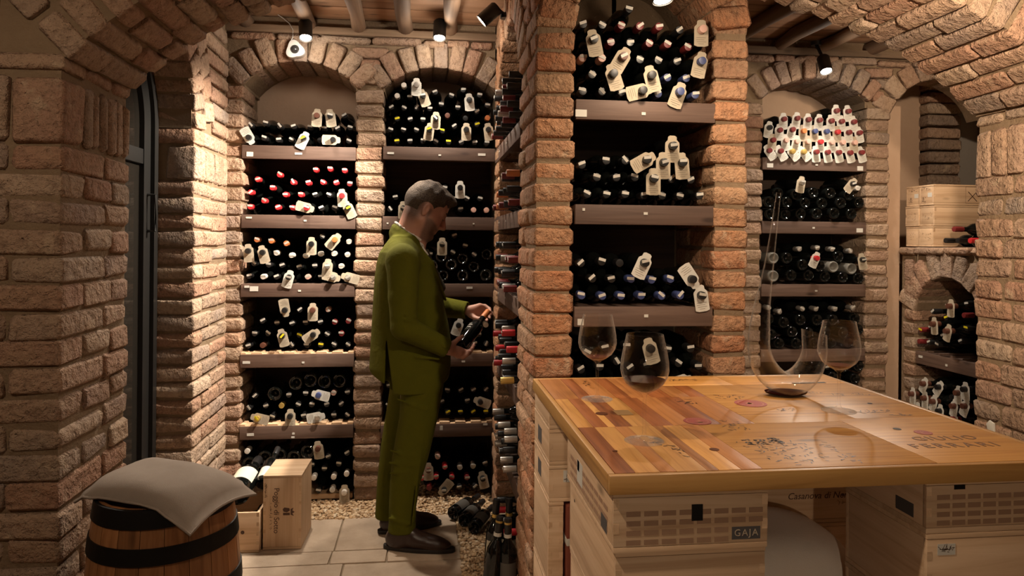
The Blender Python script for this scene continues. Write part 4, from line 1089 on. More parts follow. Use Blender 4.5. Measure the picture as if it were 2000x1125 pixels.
for (px, py, n, w_, h_, sd) in ((1570, 885, 90, .20, .16, 4), (1500, 868, 40, .14, .10, 5), (1700, 804, 34, .13, .03, 6), (1760, 810, 16, .07, .02, 7), (1330, 742, 26, .12, .03, 8), (1425, 775, 22, .10, .06, 9), (1340, 785, 20, .05, .07, 10), (1430, 830, 26, .06, .10, 11), (1325, 880, 16, .02, .10, 12), (1148, 752, 22, .025, .14, 13), (1590, 767, 12, .05, .04, 14), (1660, 770, 26, .12, .03, 15), (1535, 800, 14, .07, .03, 16), (1280, 868, 10, .04, .05, 17)):
    on_table(strokes(n, w_, h_, sd), TINK, T(px, py), name='worn_print')
on_table(rect(.12, .014), GREYINK, T(1580, 748), .05); on_table(strokes(40, .09, .05, 33, .005), GREYINK, T(1490, 862), name='worn_print')

# ---- crates that carry the table
GS = 'crates carrying the table'
def gaja(loc, lab, lx, ly, lz):
    c = crate(lx, ly, lz, loc, lab, GS); return c
c1 = crate(.33, .47, .125, (.552, 1.655, .885), 'wooden case with black name plate under the front corner of the table', GS)
front_print(c1, stamp_grid(8, 4, .030, .0105, .0375, .0195, {(6, 0), (7, 0), (6, 1), (7, 1)}), PALEINK, .008, .050, .47, 'stamp_grid')
front_print(c1, rect(.062, .026), GREYINK, .118, .032, .47, 'name_plate')
lt = front_print(c1, text_mesh('GAJA', .020, space=1.2), flat('plate_lettering', (.42, .33, .24), .6), .118, .032, .47); lt.location.y -= .0006
front_print(c1, rect(.024, .034), IRON, .012, .078, .47, 'clasp')
front_print(c1, stamp_grid(9, 3, .034, .0105, .043, .021), flat('pale_stamp_ink', (.36, .21, .13), .7), 0, .052, .47, 'stamp_grid', True, .33, .0)
front_print(c1, rect(.05, .03), GREYINK, 0, .034, .47, 'name_plate', True, .33, -.16); front_print(c1, rect(.06, .055), WHITE, 0, .062, .47, 'paper_label', True, .33, .08); front_print(c1, rect(.022, .026), GREYINK, 0, .076, .47, 'stamp', True, .33, .096)
z = .885
for i, h in enumerate((.19, .19, .18, .17, .155)):
    z -= h; c = crate(.322, .46, h - .001, (.556 + .003 * (i % 2), 1.66, z), '%s wooden case down in the stack under the table corner with the name plate' % ORD[i + 1], GS)
    if i == 0: front_print(c, disc(.004, 10), IRON, 0, .15, .46, 'nail_head', True, .322, .17)
# rear corner stack
B = (.552, 2.315)
crl = crate(.33, .29, .068, (B[0], B[1], .942), 'shallow slatted wooden tray at the top of the rear crate stack', GS)
for k in range(4): obj('slat', MB().box(-.13, .13, -.153, -.146, .006 + k * .015, .015 + k * .015).mesh('slat'), PINE, crl)
ca = crate(.33, .29, .110, (B[0], B[1], .831), 'wooden case with grey end plate in the rear crate stack', GS); front_print(ca, rect(.07, .05), GREYINK, 0, .05, .29, 'name_plate', True, .33, .03)
cb = crate(.33, .29, .112, (B[0], B[1], .718), 'wooden case with handwritten paper slip in the rear crate stack', GS)
front_print(cb, rect(.060, .036), WHITE, -.09, .078, .29, 'paper_slip'); q = front_print(cb, strokes(26, .05, .026, 41, .0014), BROWNINK, -.09, .078, .29, 'handwriting'); q.location.y -= .0005
front_print(cb, rect(.06, .05), GREYINK, 0, .055, .29, 'name_plate', True, .33, .03)
crate(.046, .29, .258, (.410, B[1], .459), 'narrow upright wooden case below the handwritten slip', GS); crate(.046, .29, .258, (.694, B[1], .459), 'narrow upright wooden case hidden at the inner side of the rear stack', GS)
z = .459
for i, h in enumerate((.16, .15, .149)):
    z -= h; crate(.33, .29, h - .001, (B[0], B[1], z), '%s wooden case below the narrow upright one, rear stack' % ORD[i], GS)
bx_ = tag(empty('bottle_carton', (.462, 2.20, .459)), 'rust-brown slim bottle carton with white band between crates', 'carton')
obj('carton_body', box_mesh('carton_body', .042, .10, .25, .003), flat('rust_card', (.22, .055, .03), .6), bx_); obj('white_band', box_mesh('white_band', .044, .102, .022, .001), WHITE, bx_, loc=(0, 0, .13))
o, adj = bottle((.53, 2.10, .70), (0.05, .1, -1), 'k-', scale=.78); tag(o, 'dark bottle wrapped in white paper leaning between the crates', group='bottles leaning between the crates'); body_label(o, WHITE, .10, .22, r=.040, a0=-80, a1=80)
# front right stack
C = (1.248, 1.575)
c2 = crate(.335, .30, .115, (C[0], C[1], .895), 'wooden case with brass clasp under the table near the broad pier', GS)
front_print(c2, stamp_grid(8, 4, .030, .0105, .0365, .0185), PALEINK, .0, .050, .30, 'stamp_grid'); front_print(c2, rect(.026, .010), IRON, -.09, .099, .30, 'clasp')
front_print(c2, rect(.06, .03), GREYINK, 0, .035, .30, 'name_plate', True, .335, -.08)
z = .895
for i, h in enumerate((.19, .19, .18, .17, .165)):
    z -= h; c = crate(.33, .30, h - .001, (C[0], C[1], z), '%s wooden case down in the stack below the brass clasp' % ORD[i + 1], GS)
    if i == 0: front_print(c, rect(.042, .024), WHITE, -.12, .155, .30, 'paper_slip'); q = front_print(c, strokes(18, .034, .014, 44, .0012), BROWNINK, -.12, .155, .30, 'handwriting'); q.location.y -= .0005
# rear right stack
D = (1.22, 2.29)
c3 = crate(.40, .24, .39, (D[0], D[1], .62), 'wide wooden case with script lettering behind the stool under the table', GS)
p = at(1598, 968, Y=2.17); front_print(c3, text_mesh('Casanova di Neri', .030, .25), BROWNINK, p.x - D[0], p.z - .62, .24)
front_print(c3, disc(.005, 10), BROWNINK, p.x - D[0] + .085, p.z - .62, .24, 'knot'); front_print(c3, strokes(12, .04, .012, 47, .001), BROWNINK, p.x - D[0] + .09, p.z - .645, .24, 'small_print')
z = .62
for i, h in enumerate((.16, .155, .155, .15)):
    z -= h; crate(.40, .24, h - .001, (D[0], D[1], z), '%s wooden case below the script-lettered one' % ORD[i], GS)

# ---- crates by the shelves
FZ = .001
up = crate(.183, .265, .362, (-.672, 3.745, FZ), 'upright pine crate with crown emblem standing on the stone floor', 'crates by the shelves', -.03)
for ch in up.children:
    ch.data.materials[0] = PINEZ if ch.name.startswith(('front', 'rear', 'side')) else PINE
me = text_mesh('Poggio di Sotto', .036); me.materials.append(BROWNINK); obj('lettering', me, None, up, loc=(-.028, -.1332, .19), rot=(PI / 2, PI / 2, 0))
me = strokes(26, .13, .006, 51, .0012); me.materials.append(BROWNINK); obj('small_print', me, None, up, loc=(-.055, -.1332, .165), rot=(PI / 2, PI / 2, 0))
me = strokes(22, .07, .006, 52, .0014); me.materials.append(BROWNINK); obj('handwriting', me, None, up, loc=(-.078, -.1332, .29), rot=(PI / 2, PI / 2, 0))
m_ = MB()
m_.prism([(-.020, -.012), (-.012, -.020), (.0, -.016), (.004, 0), (-.004, .014), (-.016, .012)], -.0004, .0, 'z')
m_.prism([(.006, -.018), (.018, -.018), (.018, .014), (.006, .014)], -.0004, 0, 'z')
m_.prism([(-.012, .018), (.016, .018), (.022, .034), (.010, .026), (.003, .038), (-.005, .026), (-.018, .032)], -.0004, 0, 'z')
em = m_.mesh('crown_emblem'); em.materials.append(BROWNINK); obj('crown_emblem', em, None, up, loc=(.022, -.1334, .185), rot=(PI / 2, PI / 2, 0))
op = crate(.235, .30, .195, (-.892, 3.74, FZ), 'open pine crate full of bottles beside the upright crate', 'crates by the shelves', -.03, lid=False)
front_print(op, disc(.009, 14), BROWNINK, .04, .10, .30, 'knot'); front_print(op, disc(.004, 12), BROWNINK, -.005, .095, .30, 'knot')
GO = 'bottles in the open crate'
q = at(463, 984, Y=3.665)
q.z = max(q.z, .262)
o, _ = bottle(q + Vector((.0, .455, .03)), Vector((-.0, -.455, -.03)), 'k-', fat=True, scale=1.52); body_label(o, CREAM, .17, .262, r=.0414, a0=-62, a1=62); tag(o, 'stout magnum with cream label lying base-out in the open crate', group=GO)
q = at(504, 947, Y=3.78) + Vector((.02, 0, .0))
o, _ = bottle(q + Vector((.02, .29, .10)), Vector((-.02, -.29, -.10)), 'k-', scale=1.02); body_label(o, WHITE, .20, .275, a0=-85, a1=85); tag(o, 'bottle with white label lying base-out above the open crate', group=GO)
o, _ = bottle((-.83, 3.872, .12), (.0, -1, -.05), 'k-', scale=.85); body_label(o, WHITE, .255, .275); tag(o, 'dark bottle lying low in the open crate beside the lettered one', group=GO)
o, _ = bottle((-.955, 3.872, .06), (.0, -1, -.0), 'k-', scale=.85); tag(o, 'dark bottle at the hidden side of the open crate', group=GO)
# stack of crates on the ledge
k = 0
for r_, zz in enumerate((1.506, 1.632, 1.758)):
    for j, yy in enumerate((4.035, 4.163)):
        c = crate(.36, .125, .124, (3.042 + .18 + (.006 if (r_ + j) % 2 else 0), yy, zz), '%s wooden case on the brick ledge, %s row of the stack' % (('front', 'rear')[j], ('bottom', 'middle', 'top')[r_]), 'crates on the ledge')
        if r_ == 2: front_print(c, strokes(14, .09, .02, 60 + j, .0022), BROWNINK, 0, .100, .125, 'worn_print', True, .36, 0); front_print(c, rect(.036, .026), WHITE, 0, .062, .125, 'paper_label', True, .36, -.03); front_print(c, strokes(12, .03, .03, 64 + j, .0025), BROWNINK, 0, .035, .125, 'worn_print', True, .36, .02)
        else: front_print(c, strokes(12, .08, .05, 70 + k, .0016), BROWNINK, 0, .06, .125, 'worn_print', True, .36, 0)
        if r_ == 2 and j == 0:
            m_ = MB()
            for (x0, y0, x1, y1, t_) in ((-.045, -.05, .045, -.05, .0015), (-.045, .05, .045, .05, .0015), (-.045, -.05, -.045, .05, .0015), (.045, -.05, .045, .05, .0015), (-.03, -.038, .028, .02, .005), (-.028, .02, .03, -.038, .005)):
                d = Vector((x1 - x0, y1 - y0)).normalized(); n_ = Vector((-d.y, d.x)) * t_ / 2
                m_.add([(x0 - n_.x, y0 - n_.y, 0), (x1 - n_.x, y1 - n_.y, 0), (x1 + n_.x, y1 + n_.y, 0), (x0 + n_.x, y0 + n_.y, 0)], [(0, 1, 2, 3)])
            front_print(c, m_.mesh('cross_mark'), BROWNINK, .075, .062, .125, 'cross_mark')
        k += 1

# ---- wine glasses
def glass_profile():
    outer = [(.046, .0), (.0465, .0015), (.030, .0045), (.010, .0085), (.0048, .016), (.0040, .03), (.0040, .098), (.0055, .108), (.012, .1145), (.028, .123), (.044, .136), (.0535, .152), (.0570, .168), (.0560, .188), (.0520, .212), (.0465, .236), (.0432, .252)]
    inner = [(.0425, .252), (.0458, .236), (.0512, .212), (.0552, .188), (.0562, .168), (.0527, .152), (.0432, .137), (.027, .1243), (.010, .1165), (.001, .115)]
    return outer + inner
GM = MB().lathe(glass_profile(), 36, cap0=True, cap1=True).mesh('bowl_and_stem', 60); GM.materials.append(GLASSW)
WINE = NT('red_wine'); WINE.set(Base_Color=(.022, .003, .004, 1), Roughness=.08); WINE.b.inputs['Specular IOR Level'].default_value = .12; WINE = WINE.m
ROSEW = NT('thin_wine'); ROSEW.set(Base_Color=(.085, .016, .012, 1), Roughness=.08); ROSEW.b.inputs['Specular IOR Level'].default_value = .12; ROSEW = ROSEW.m
def inner_r(z_):
    pr = [(.001, .1155), (.010, .1165), (.027, .1243), (.0432, .137), (.0527, .152), (.0562, .168)]
    return float(np.interp(z_, [q[1] for q in pr], [q[0] for q in pr])) - .0006
def wine_glass(p, level, mat, label):
    r = tag(empty('wine_glass', (p.x, p.y, TZ + .0006)), label, 'wine glass', 'wine glasses on the table')
    obj('bowl_and_stem', GM, None, r)
    zs_ = list(np.linspace(.1165, level, 8)); pr = [(max(inner_r(q), .001), q) for q in zs_]
    w_ = MB().lathe(pr, 32).mesh('wine', 40); w_.materials.append(mat); obj('wine', w_, None, r)
wine_glass(T(1166, 780), .128, ROSEW, 'burgundy glass with a sip of wine nearest the brick pillar')
wine_glass(T(1258, 862), .146, WINE, 'burgundy glass with a pour of dark wine at the front of the table')
wine_glass(T(1638, 803), .130, ROSEW, 'burgundy glass with a sip of wine beside the curved decanter')

# ---- curved decanter
dp = T(1535, 773); S_ = 648.0
path = [(1517, 371, 4.6, 4.6), (1511, 420, 6, 6), (1505, 470, 7.5, 7.5), (1499, 515, 9.5, 9.5), (1492, 560, 12.5, 13), (1485, 603, 16.5, 18), (1481, 645, 20, 24), (1480, 682, 21, 31), (1490, 715, 23, 38), (1511, 741, 24, 43), (1537, 751, 22.5, 45), (1563, 742, 24, 42), (1583, 717, 24, 35), (1591, 690, 23, 29), (1591, 667, 23.5, 26), (1590, 648, 24, 24)]
dn = Vector((_r0.x, _r0.y, 0)); dd = Vector((0, 0, 1)).cross(dn) * -1
pts = [((x - 1535) / S_, (773 - y) / S_ + .0035, a / S_, b / S_) for x, y, a, b in path]
# refine the path with Catmull-Rom
fine = []
for i in range(len(pts) - 1):
    P0, P1_, P2_, P3_ = [np.array(pts[min(max(i + k, 0), len(pts) - 1)]) for k in (-1, 0, 1, 2)]
    for t_ in (0, .33, .66): fine.append(.5 * (2 * P1_ + (P2_ - P0) * t_ + (2 * P0 - 5 * P1_ + 4 * P2_ - P3_) * t_ ** 2 + (3 * P1_ - P0 - 3 * P2_ + P3_) * t_ ** 3))
fine.append(np.array(pts[-1]))
v = []; f = []; n = 24
def ring(i, shrink):
    c = fine[i]; t_ = fine[min(i + 1, len(fine) - 1)][:2] - fine[max(i - 1, 0)][:2]; t_ = t_ / np.linalg.norm(t_); nn = np.array([-t_[1], t_[0]])
    out = []
    for k in range(n):
        a = 2 * PI * k / n; e = nn * math.cos(a) * (c[2] - shrink); o_ = math.sin(a) * (c[3] - shrink)
        q = Vector((c[0] + e[0], 0, c[1] + e[1])); 
        if i >= len(fine) - 4: q.z += (i - len(fine) + 4) / 3 * (-.25 * (q.x - c[0])) * 1.2      # mouth cut aslant
        q.z = max(q.z, .0012 + shrink)
        out.append(dn * q.x + dd * o_ + Vector((0, 0, q.z)))
    return out
N_ = len(fine)
for i in range(N_): v += ring(i, 0)
for i in range(N_ - 1, -1, -1): v += ring(i, .0016)
M2 = 2 * N_
for i in range(M2 - 1):
    for k in range(n): f.append((i * n + k, i * n + (k + 1) % n, (i + 1) * n + (k + 1) % n, (i + 1) * n + k))
for k in range(n): f.append(((M2 - 1) * n + k, (M2 - 1) * n + (k + 1) % n, (k + 1) % n, k))
dec = tag(empty('decanter', (dp.x, dp.y, TZ + .0006)), 'tall curved glass decanter with swan neck and a puddle of wine', 'decanter')
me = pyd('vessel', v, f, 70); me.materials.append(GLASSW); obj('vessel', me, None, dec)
me = MB().lathe([(.030, .0034), (.050, .0046), (.061, .0085), (.064, .0135), (.064, .0142), (.002, .0143)], 32).mesh('wine', 40); me.materials.append(WINE); obj('wine', me, None, dec, scale=(1.02, .62, 1), loc=(.0, 0, 0), rot=(0, 0, -YAW))

# ---- barrel stools
OAK = wood_mat('barrel_oak', [(.38, .18, .075), (.30, .13, .05), (.18, .075, .028)], 'z', .9, .45, coat=.15, vary=.2)
def barrel(loc, h, rt, rb, label, hoops):
    r = tag(empty('barrel_stool', loc), label, 'barrel')
    prof = lambda q: rt + (rb - rt) * (1 - (2 * q / h - 1) ** 2)
    n = 20; zs_ = np.linspace(0, h, 11)
    for k in range(n):
        a0, a1 = 2 * PI * k / n + .004, 2 * PI * (k + 1) / n - .004; v = []; f = []
        for q in zs_:
            for (rr_, a) in ((0, a0), (0, (a0 + a1) / 2), (0, a1), (-.018, a1), (-.018, a0)):
                R_ = prof(q) + rr_; v.append((R_ * math.cos(a), R_ * math.sin(a), q))
        for i in range(len(zs_) - 1):
            for k2 in range(5): f.append((i * 5 + k2, i * 5 + (k2 + 1) % 5, (i + 1) * 5 + (k2 + 1) % 5, (i + 1) * 5 + k2))
        f.append((4, 3, 2, 1, 0)); e = 5 * (len(zs_) - 1); f.append((e, e + 1, e + 2, e + 3, e + 4))
        obj('stave', pyd('stave', v, f, 35), OAK, r)
    for (z0, z1) in hoops:
        pr = [(prof(z0) - .006, z0)] + [(prof(q) + .0035, q) for q in np.linspace(z0, z1, 4)] + [(prof(z1) - .006, z1)]
        obj('hoop', MB().lathe(pr, 48, cap0=False, cap1=False).mesh('hoop', 40), IRON, r)
    obj('barrel_head', MB().lathe([(rt - .016, h - .03), (rt - .016, h - .012)], 32).mesh('barrel_head', 40), OAK, r)
    return r
barrel((-.727, 2.155, .001), .802, .176, .208, 'oak barrel stool with black iron hoops beside the front pier', [(.756, .804), (.664, .708), (.53, .575), (.27, .31), (.11, .155), (.0, .045)])
LINEN = cloth_mat('taupe_linen', (.27, .218, .178), (.33, .272, .226), 600, .95, .2, 14, .004); WHITEC = cloth_mat('white_linen', (.70, .62, .53), (.76, .68, .6), 600, .95, .1, 12, .004)
def cushion(corners, zmid, thick, label, mat, droop, center, rad, seat):
    n = 28; c = [Vector(q) for q in corners]; top = []; bot = []
    rg_ = random.Random(3)
    for j in range(n + 1):
        for i in range(n + 1):
            u, w_ = i / n, j / n
            bow = .10
            su, sw = u - .5, w_ - .5
            uu = .5 + su * (1 - bow * (1 - (2 * sw) ** 2) * abs(2 * su) ** 2 * .5); ww = .5 + sw * (1 - bow * (1 - (2 * su) ** 2) * abs(2 * sw) ** 2 * .5)
            p = (c[0] * (1 - uu) + c[1] * uu) * (1 - ww) + (c[3] * (1 - uu) + c[2] * uu) * ww
            e = ((1 - abs(2 * su) ** 3.0) * (1 - abs(2 * sw) ** 3.0)) ** .55
            rr_ = math.hypot(p.x - center[0], p.y - center[1]); dz = -droop * max(0, rr_ - rad) ** 1.3
            wr = .006 * math.sin(9 * u + 4 * w_) * math.sin(5 * w_ - 3 * u) * e
            bz = p.z + zmid - thick * .38 * e * (1 if rr_ > rad else .6) + dz; tz = p.z + zmid + thick * .62 * e + dz + wr
            if rr_ < rad + .045: bz = max(bz, seat + .003); tz = max(tz, bz + .004)
            top.append(Vector((p.x, p.y, tz))); bot.append(Vector((p.x, p.y, bz)))
    v = top + bot; f = []; K = (n + 1) ** 2
    for j in range(n):
        for i in range(n):
            a = j * (n + 1) + i; f.append((a, a + 1, a + n + 2, a + n + 1)); f.append((K + a, K + a + n + 1, K + a + n + 2, K + a + 1))
    edge = [i for i in range(n + 1)] + [j * (n + 1) + n for j in range(1, n + 1)] + [n * (n + 1) + i for i in range(n - 1, -1, -1)] + [j * (n + 1) for j in range(n - 1, 0, -1)]
    for a, b in zip(edge, edge[1:] + edge[:1]): f.append((a, K + a, K + b, b))
    o = obj('seat_cushion', pyd('seat_cushion', v, f, 80), mat); tag(o, label, 'cushion', 'seat cushions')
    obj('piping', MB().tube([v[a] * .5 + v[K + a] * .5 for a in edge[::2]] + [v[edge[0]] * .5 + v[K + edge[0]] * .5], .004, 6, False).mesh('piping', 60), mat, o)
    return o
zc_ = .812
cs = [at(px, py, Z=zc_) for px, py in ((146, 968), (372, 1008), (500, 945), (280, 902))]
for q in cs: q.z = 0
cushion(cs, zc_ + .002, .085, 'taupe linen cushion lying on the barrel stool', LINEN, .8, (-.727, 2.155), .165, .806)
barrel((.985, 1.93, .001), .60, .165, .20, 'second barrel stool pushed under the table', [(.555, .602), (.45, .49), (.12, .16), (0, .045)])
cs2 = [Vector((.985 - .20, 1.93 - .19, 0)), Vector((.985 + .20, 1.93 - .19, 0)), Vector((.985 + .20, 1.93 + .19, 0)), Vector((.985 - .20, 1.93 + .19, 0))]
cushion(cs2, .645, .15, 'pale linen cushion on the stool under the table', WHITEC, .8, (.985, 1.93), .16, .604)

# ---- dome camera on the arch
dpnt = at(577, 98, Y=YB - .03)
dc = tag(empty('security_camera', dpnt), 'white dome security camera fixed on the arch bricks', 'camera')
WPL = flat('white_plastic', (.62, .58, .54), .4)
tri = []
for k in range(36):
    a = 2 * PI * k / 36; R_ = .050 + .007 * math.cos(3 * a + .9); tri.append((R_ * math.cos(a), R_ * math.sin(a)))
obj('base_plate', MB().prism([(x, z) for x, z in tri], -.022, .05, 'y').mesh('base_plate', 40, .008), WPL, dc)
sp = [(.022 * math.cos(t_), -.022 - .020 * math.sin(t_)) for t_ in np.linspace(0, PI / 2 - .05, 8)]
me = MB().lathe([(.0245, -.0215), (.0245, -.0225)] + sp, 24, 'y').mesh('lens_dome', 60); obj('lens_dome', me, flat('smoked_dome', (.03, .028, .027), .08), dc)
cable = [dpnt + Vector(q) for q in ((-.03, -.01, .035), (-.012, -.015, .07), (-.012, -.012, .11), (-.035, .0, .15), (-.07, .01, .18), (-.10, .01, .20))]
obj('cable', MB().tube([q - dpnt for q in cable], .0022, 6).mesh('cable', 60), WPL, dc)
o = obj('paper_scrap', MB().prism([(-.02, -.018), (.012, -.022), (.02, .004), (.004, .022), (-.018, .014)], -.004, .004, 'x').mesh('paper_scrap', 40, .002), WHITE)
p = at(1935, 832, Y=2.45); p = at(1935, 832, X=XR - .006); o.location = p; tag(o, 'crumpled white paper stuck in a gap of the broad pier', 'paper')
# ================================================================== the standing person
class Field:
    """signed distance grid; solids are blended in one after another and the zero surface is meshed"""
    def __init__(s, lo, hi, h):
        s.lo = np.array(lo, np.float32); s.h = h
        s.n = np.ceil((np.array(hi) - np.array(lo)) / h).astype(int) + 1
        s.F = np.full(s.n, 0.08, np.float32)
    def block(s, lo, hi):
        a = np.clip(np.floor((np.array(lo) - s.lo) / s.h).astype(int), 0, s.n - 1); b = np.clip(np.ceil((np.array(hi) - s.lo) / s.h).astype(int) + 1, 1, s.n)
        sl = tuple(slice(i, max(j, i + 1)) for i, j in zip(a, b))
        ax = [(s.lo[k] + s.h * np.arange(sl[k].start, sl[k].stop)).astype(np.float32) for k in range(3)]
        return sl, ax[0][:, None, None], ax[1][None, :, None], ax[2][None, None, :]
    def put(s, fn, lo, hi, k=.01, op='add'):
        m_ = k + .012; sl, x, y, z = s.block(np.array(lo) - m_, np.array(hi) + m_)
        d = fn(x, y, z); a = s.F[sl]
        if op == 'add':
            hh = np.maximum(k - np.abs(a - d), 0) / max(k, 1e-6); s.F[sl] = np.minimum(a, d) - hh * hh * k * .25
        else:
            d = -d; hh = np.maximum(k - np.abs(a - d), 0) / max(k, 1e-6); s.F[sl] = np.maximum(a, d) + hh * hh * k * .25
    def cone(s, a, b, r1, r2, k=.01, op='add', flat=None):
        a, b = np.array(a, float), np.array(b, float); ab = b - a; L = max(ab @ ab, 1e-9); R_ = max(r1, r2)
        def fn(x, y, z):
            t_ = np.clip(((x - a[0]) * ab[0] + (y - a[1]) * ab[1] + (z - a[2]) * ab[2]) / L, 0, 1)
            return np.sqrt((x - a[0] - t_ * ab[0]) ** 2 + (y - a[1] - t_ * ab[1]) ** 2 + (z - a[2] - t_ * ab[2]) ** 2) - (r1 + t_ * (r2 - r1))
        s.put(fn, np.minimum(a, b) - R_, np.maximum(a, b) + R_, k, op)
    def chain(s, pts, rad, k=.008):
        for i in range(len(pts) - 1): s.cone(pts[i], pts[i + 1], rad[i], rad[i + 1], k)
    def ell(s, c, r, M=None, k=.01, op='add'):
        c = np.array(c, float); r = np.array(r, float); M_ = np.eye(3) if M is None else M       # rows of M: the ellipsoid's axes
        R_ = r.max()
        def fn(x, y, z):
            X, Y, Z = x - c[0], y - c[1], z - c[2]
            q = [X * M_[i][0] + Y * M_[i][1] + Z * M_[i][2] for i in range(3)]
            k0 = np.sqrt(sum((q[i] / r[i]) ** 2 for i in range(3))); k1 = np.sqrt(sum((q[i] / r[i] ** 2) ** 2 for i in range(3)))
            return k0 * (k0 - 1) / np.maximum(k1, 1e-6)
        s.put(fn, c - R_, c + R_, k, op)
    def loft(s, secs, k=.01, p=2.4):
        """upright stack of rounded sections: z, x0, x1, ycentre, yhalf"""
        S2 = np.array(sorted(secs), float); z_, x0, x1, yc_, yh = S2.T
        def fn(x, y, z):
            g = lambda v_: np.interp(z, z_, v_).astype(np.float32)
            a, b, c, h_ = g(x0), g(x1), g(yc_), g(yh); rx = (b - a) / 2; cx = (a + b) / 2
            q = (np.abs((x - cx) / rx) ** p + np.abs((y - c) / h_) ** p) ** (1 / p)
            d = (q - 1) * np.minimum(rx, h_); dz = np.maximum(z_[0] - z, z - z_[-1])
            return np.maximum(d, dz)
        s.put(fn, (x0.min(), (yc_ - yh).min(), z_[0]), (x1.max(), (yc_ + yh).max(), z_[-1]), k)
    def mesh(s, name, off, smooth_it=2):
        F = s.F; ins_ = F < 0
        n = np.array(F.shape) - 1
        cnt_ = np.zeros(n, np.int8)
        for dx in (0, 1):
            for dy in (0, 1):
                for dz in (0, 1): cnt_ += ins_[dx:dx + n[0], dy:dy + n[1], dz:dz + n[2]]
        idx = np.argwhere((cnt_ > 0) & (cnt_ < 8)); vid = np.full(n, -1, np.int32); vid[tuple(idx.T)] = np.arange(len(idx))
        cv = {}
        for dx in (0, 1):
            for dy in (0, 1):
                for dz in (0, 1): cv[(dx, dy, dz)] = F[idx[:, 0] + dx, idx[:, 1] + dy, idx[:, 2] + dz]
        acc = np.zeros((len(idx), 3)); num = np.zeros(len(idx))
        for ax in range(3):
            o1, o2 = [q for q in range(3) if q != ax]
            for u in (0, 1):
                for w_ in (0, 1):
                    a = [0, 0, 0]; a[o1] = u; a[o2] = w_; b = list(a); b[ax] = 1
                    A_, B_ = cv[tuple(a)], cv[tuple(b)]; m_ = (A_ < 0) != (B_ < 0)
                    t_ = np.where(m_, A_ / np.where(np.abs(A_ - B_) < 1e-9, 1e-9, A_ - B_), 0)
                    p = np.zeros((len(idx), 3)); p[:, o1] = u; p[:, o2] = w_; p[:, ax] = t_
                    acc += p * m_[:, None]; num += m_
        V_ = (idx + acc / num[:, None]) * s.h + s.lo
        faces = []
        for ax in range(3):
            o1, o2 = [(1, 2), (2, 0), (0, 1)][ax]
            A_ = np.take(ins_, range(0, F.shape[ax] - 1), ax); B_ = np.take(ins_, range(1, F.shape[ax]), ax); e = np.argwhere(A_ != B_)
            e = e[(e[:, o1] > 0) & (e[:, o2] > 0) & (e[:, o1] < n[o1]) & (e[:, o2] < n[o2])]
            flip = A_[tuple(e.T)]
            def V4(d1, d2): q = e.copy(); q[:, o1] -= d1; q[:, o2] -= d2; return vid[tuple(q.T)]
            q4 = np.stack([V4(1, 1), V4(0, 1), V4(0, 0), V4(1, 0)], 1)
            q4[~flip] = q4[~flip][:, ::-1]; faces.append(q4)
        fc = np.concatenate(faces); fc = fc[(fc >= 0).all(1)]
        for _ in range(smooth_it):
            sm_ = np.zeros_like(V_); w_ = np.zeros(len(V_))
            for i in range(4):
                for j in (1, 3): np.add.at(sm_, fc[:, i], V_[fc[:, (i + j) % 4]]); np.add.at(w_, fc[:, i], 1)
            V_ = V_ * .5 + .5 * sm_ / np.maximum(w_, 1)[:, None]
        me = bpy.data.meshes.new(name); me.vertices.add(len(V_)); me.vertices.foreach_set('co', (V_ - np.array(off)).astype(np.float32).ravel())
        me.loops.add(len(fc) * 4); me.loops.foreach_set('vertex_index', fc.astype(np.int32).ravel())
        me.polygons.add(len(fc)); me.polygons.foreach_set('loop_start', np.arange(0, len(fc) * 4, 4, dtype=np.int32))
        me.update(calc_edges=True); me.validate(); me.polygons.foreach_set('use_smooth', [True] * len(me.polygons))
        return me, V_, fc

PO = np.array((-.06, 3.68, 0.0))
# head frame: forward, to his left, up (looking down at the bottle, face turned a little away)
tl, ps = math.radians(29), math.radians(13)
hf = np.array((math.cos(tl) * math.cos(ps), math.cos(tl) * math.sin(ps), -math.sin(tl))); hl = np.array((-math.sin(ps), math.cos(ps), 0)); hu = np.cross(hf, hl)
HC = np.array((.004, 3.672, 1.672)); HK = 1.07
HM = np.stack([hf, hl, hu])
def hp(a, l, b): return HC + HK * (hf * a + hl * l + hu * b)
# the bottle he holds
BB = np.array(at(899, 677, Y=3.58)); BN = np.array(at(953, 608, Y=3.79)); bdir = (BN - BB) / np.linalg.norm(BN - BB)
def off_bottle(p, r):
    """push a finger joint out of the bottle so that it touches the glass"""
    p = np.array(p, float); t_ = (p - BB) @ bdir; L = .30
    if t_ < -.01 or t_ > L: return p
    ax_ = BB + bdir * t_; w_ = p - ax_; q = np.linalg.norm(w_)
    rb_ = float(np.interp(t_, [0, .17, .205, .225, .30], [.0385, .0385, .022, .0165, .0165]))
    need = rb_ + r * 1.02
    return p if q >= need else ax_ + w_ / max(q, 1e-6) * need

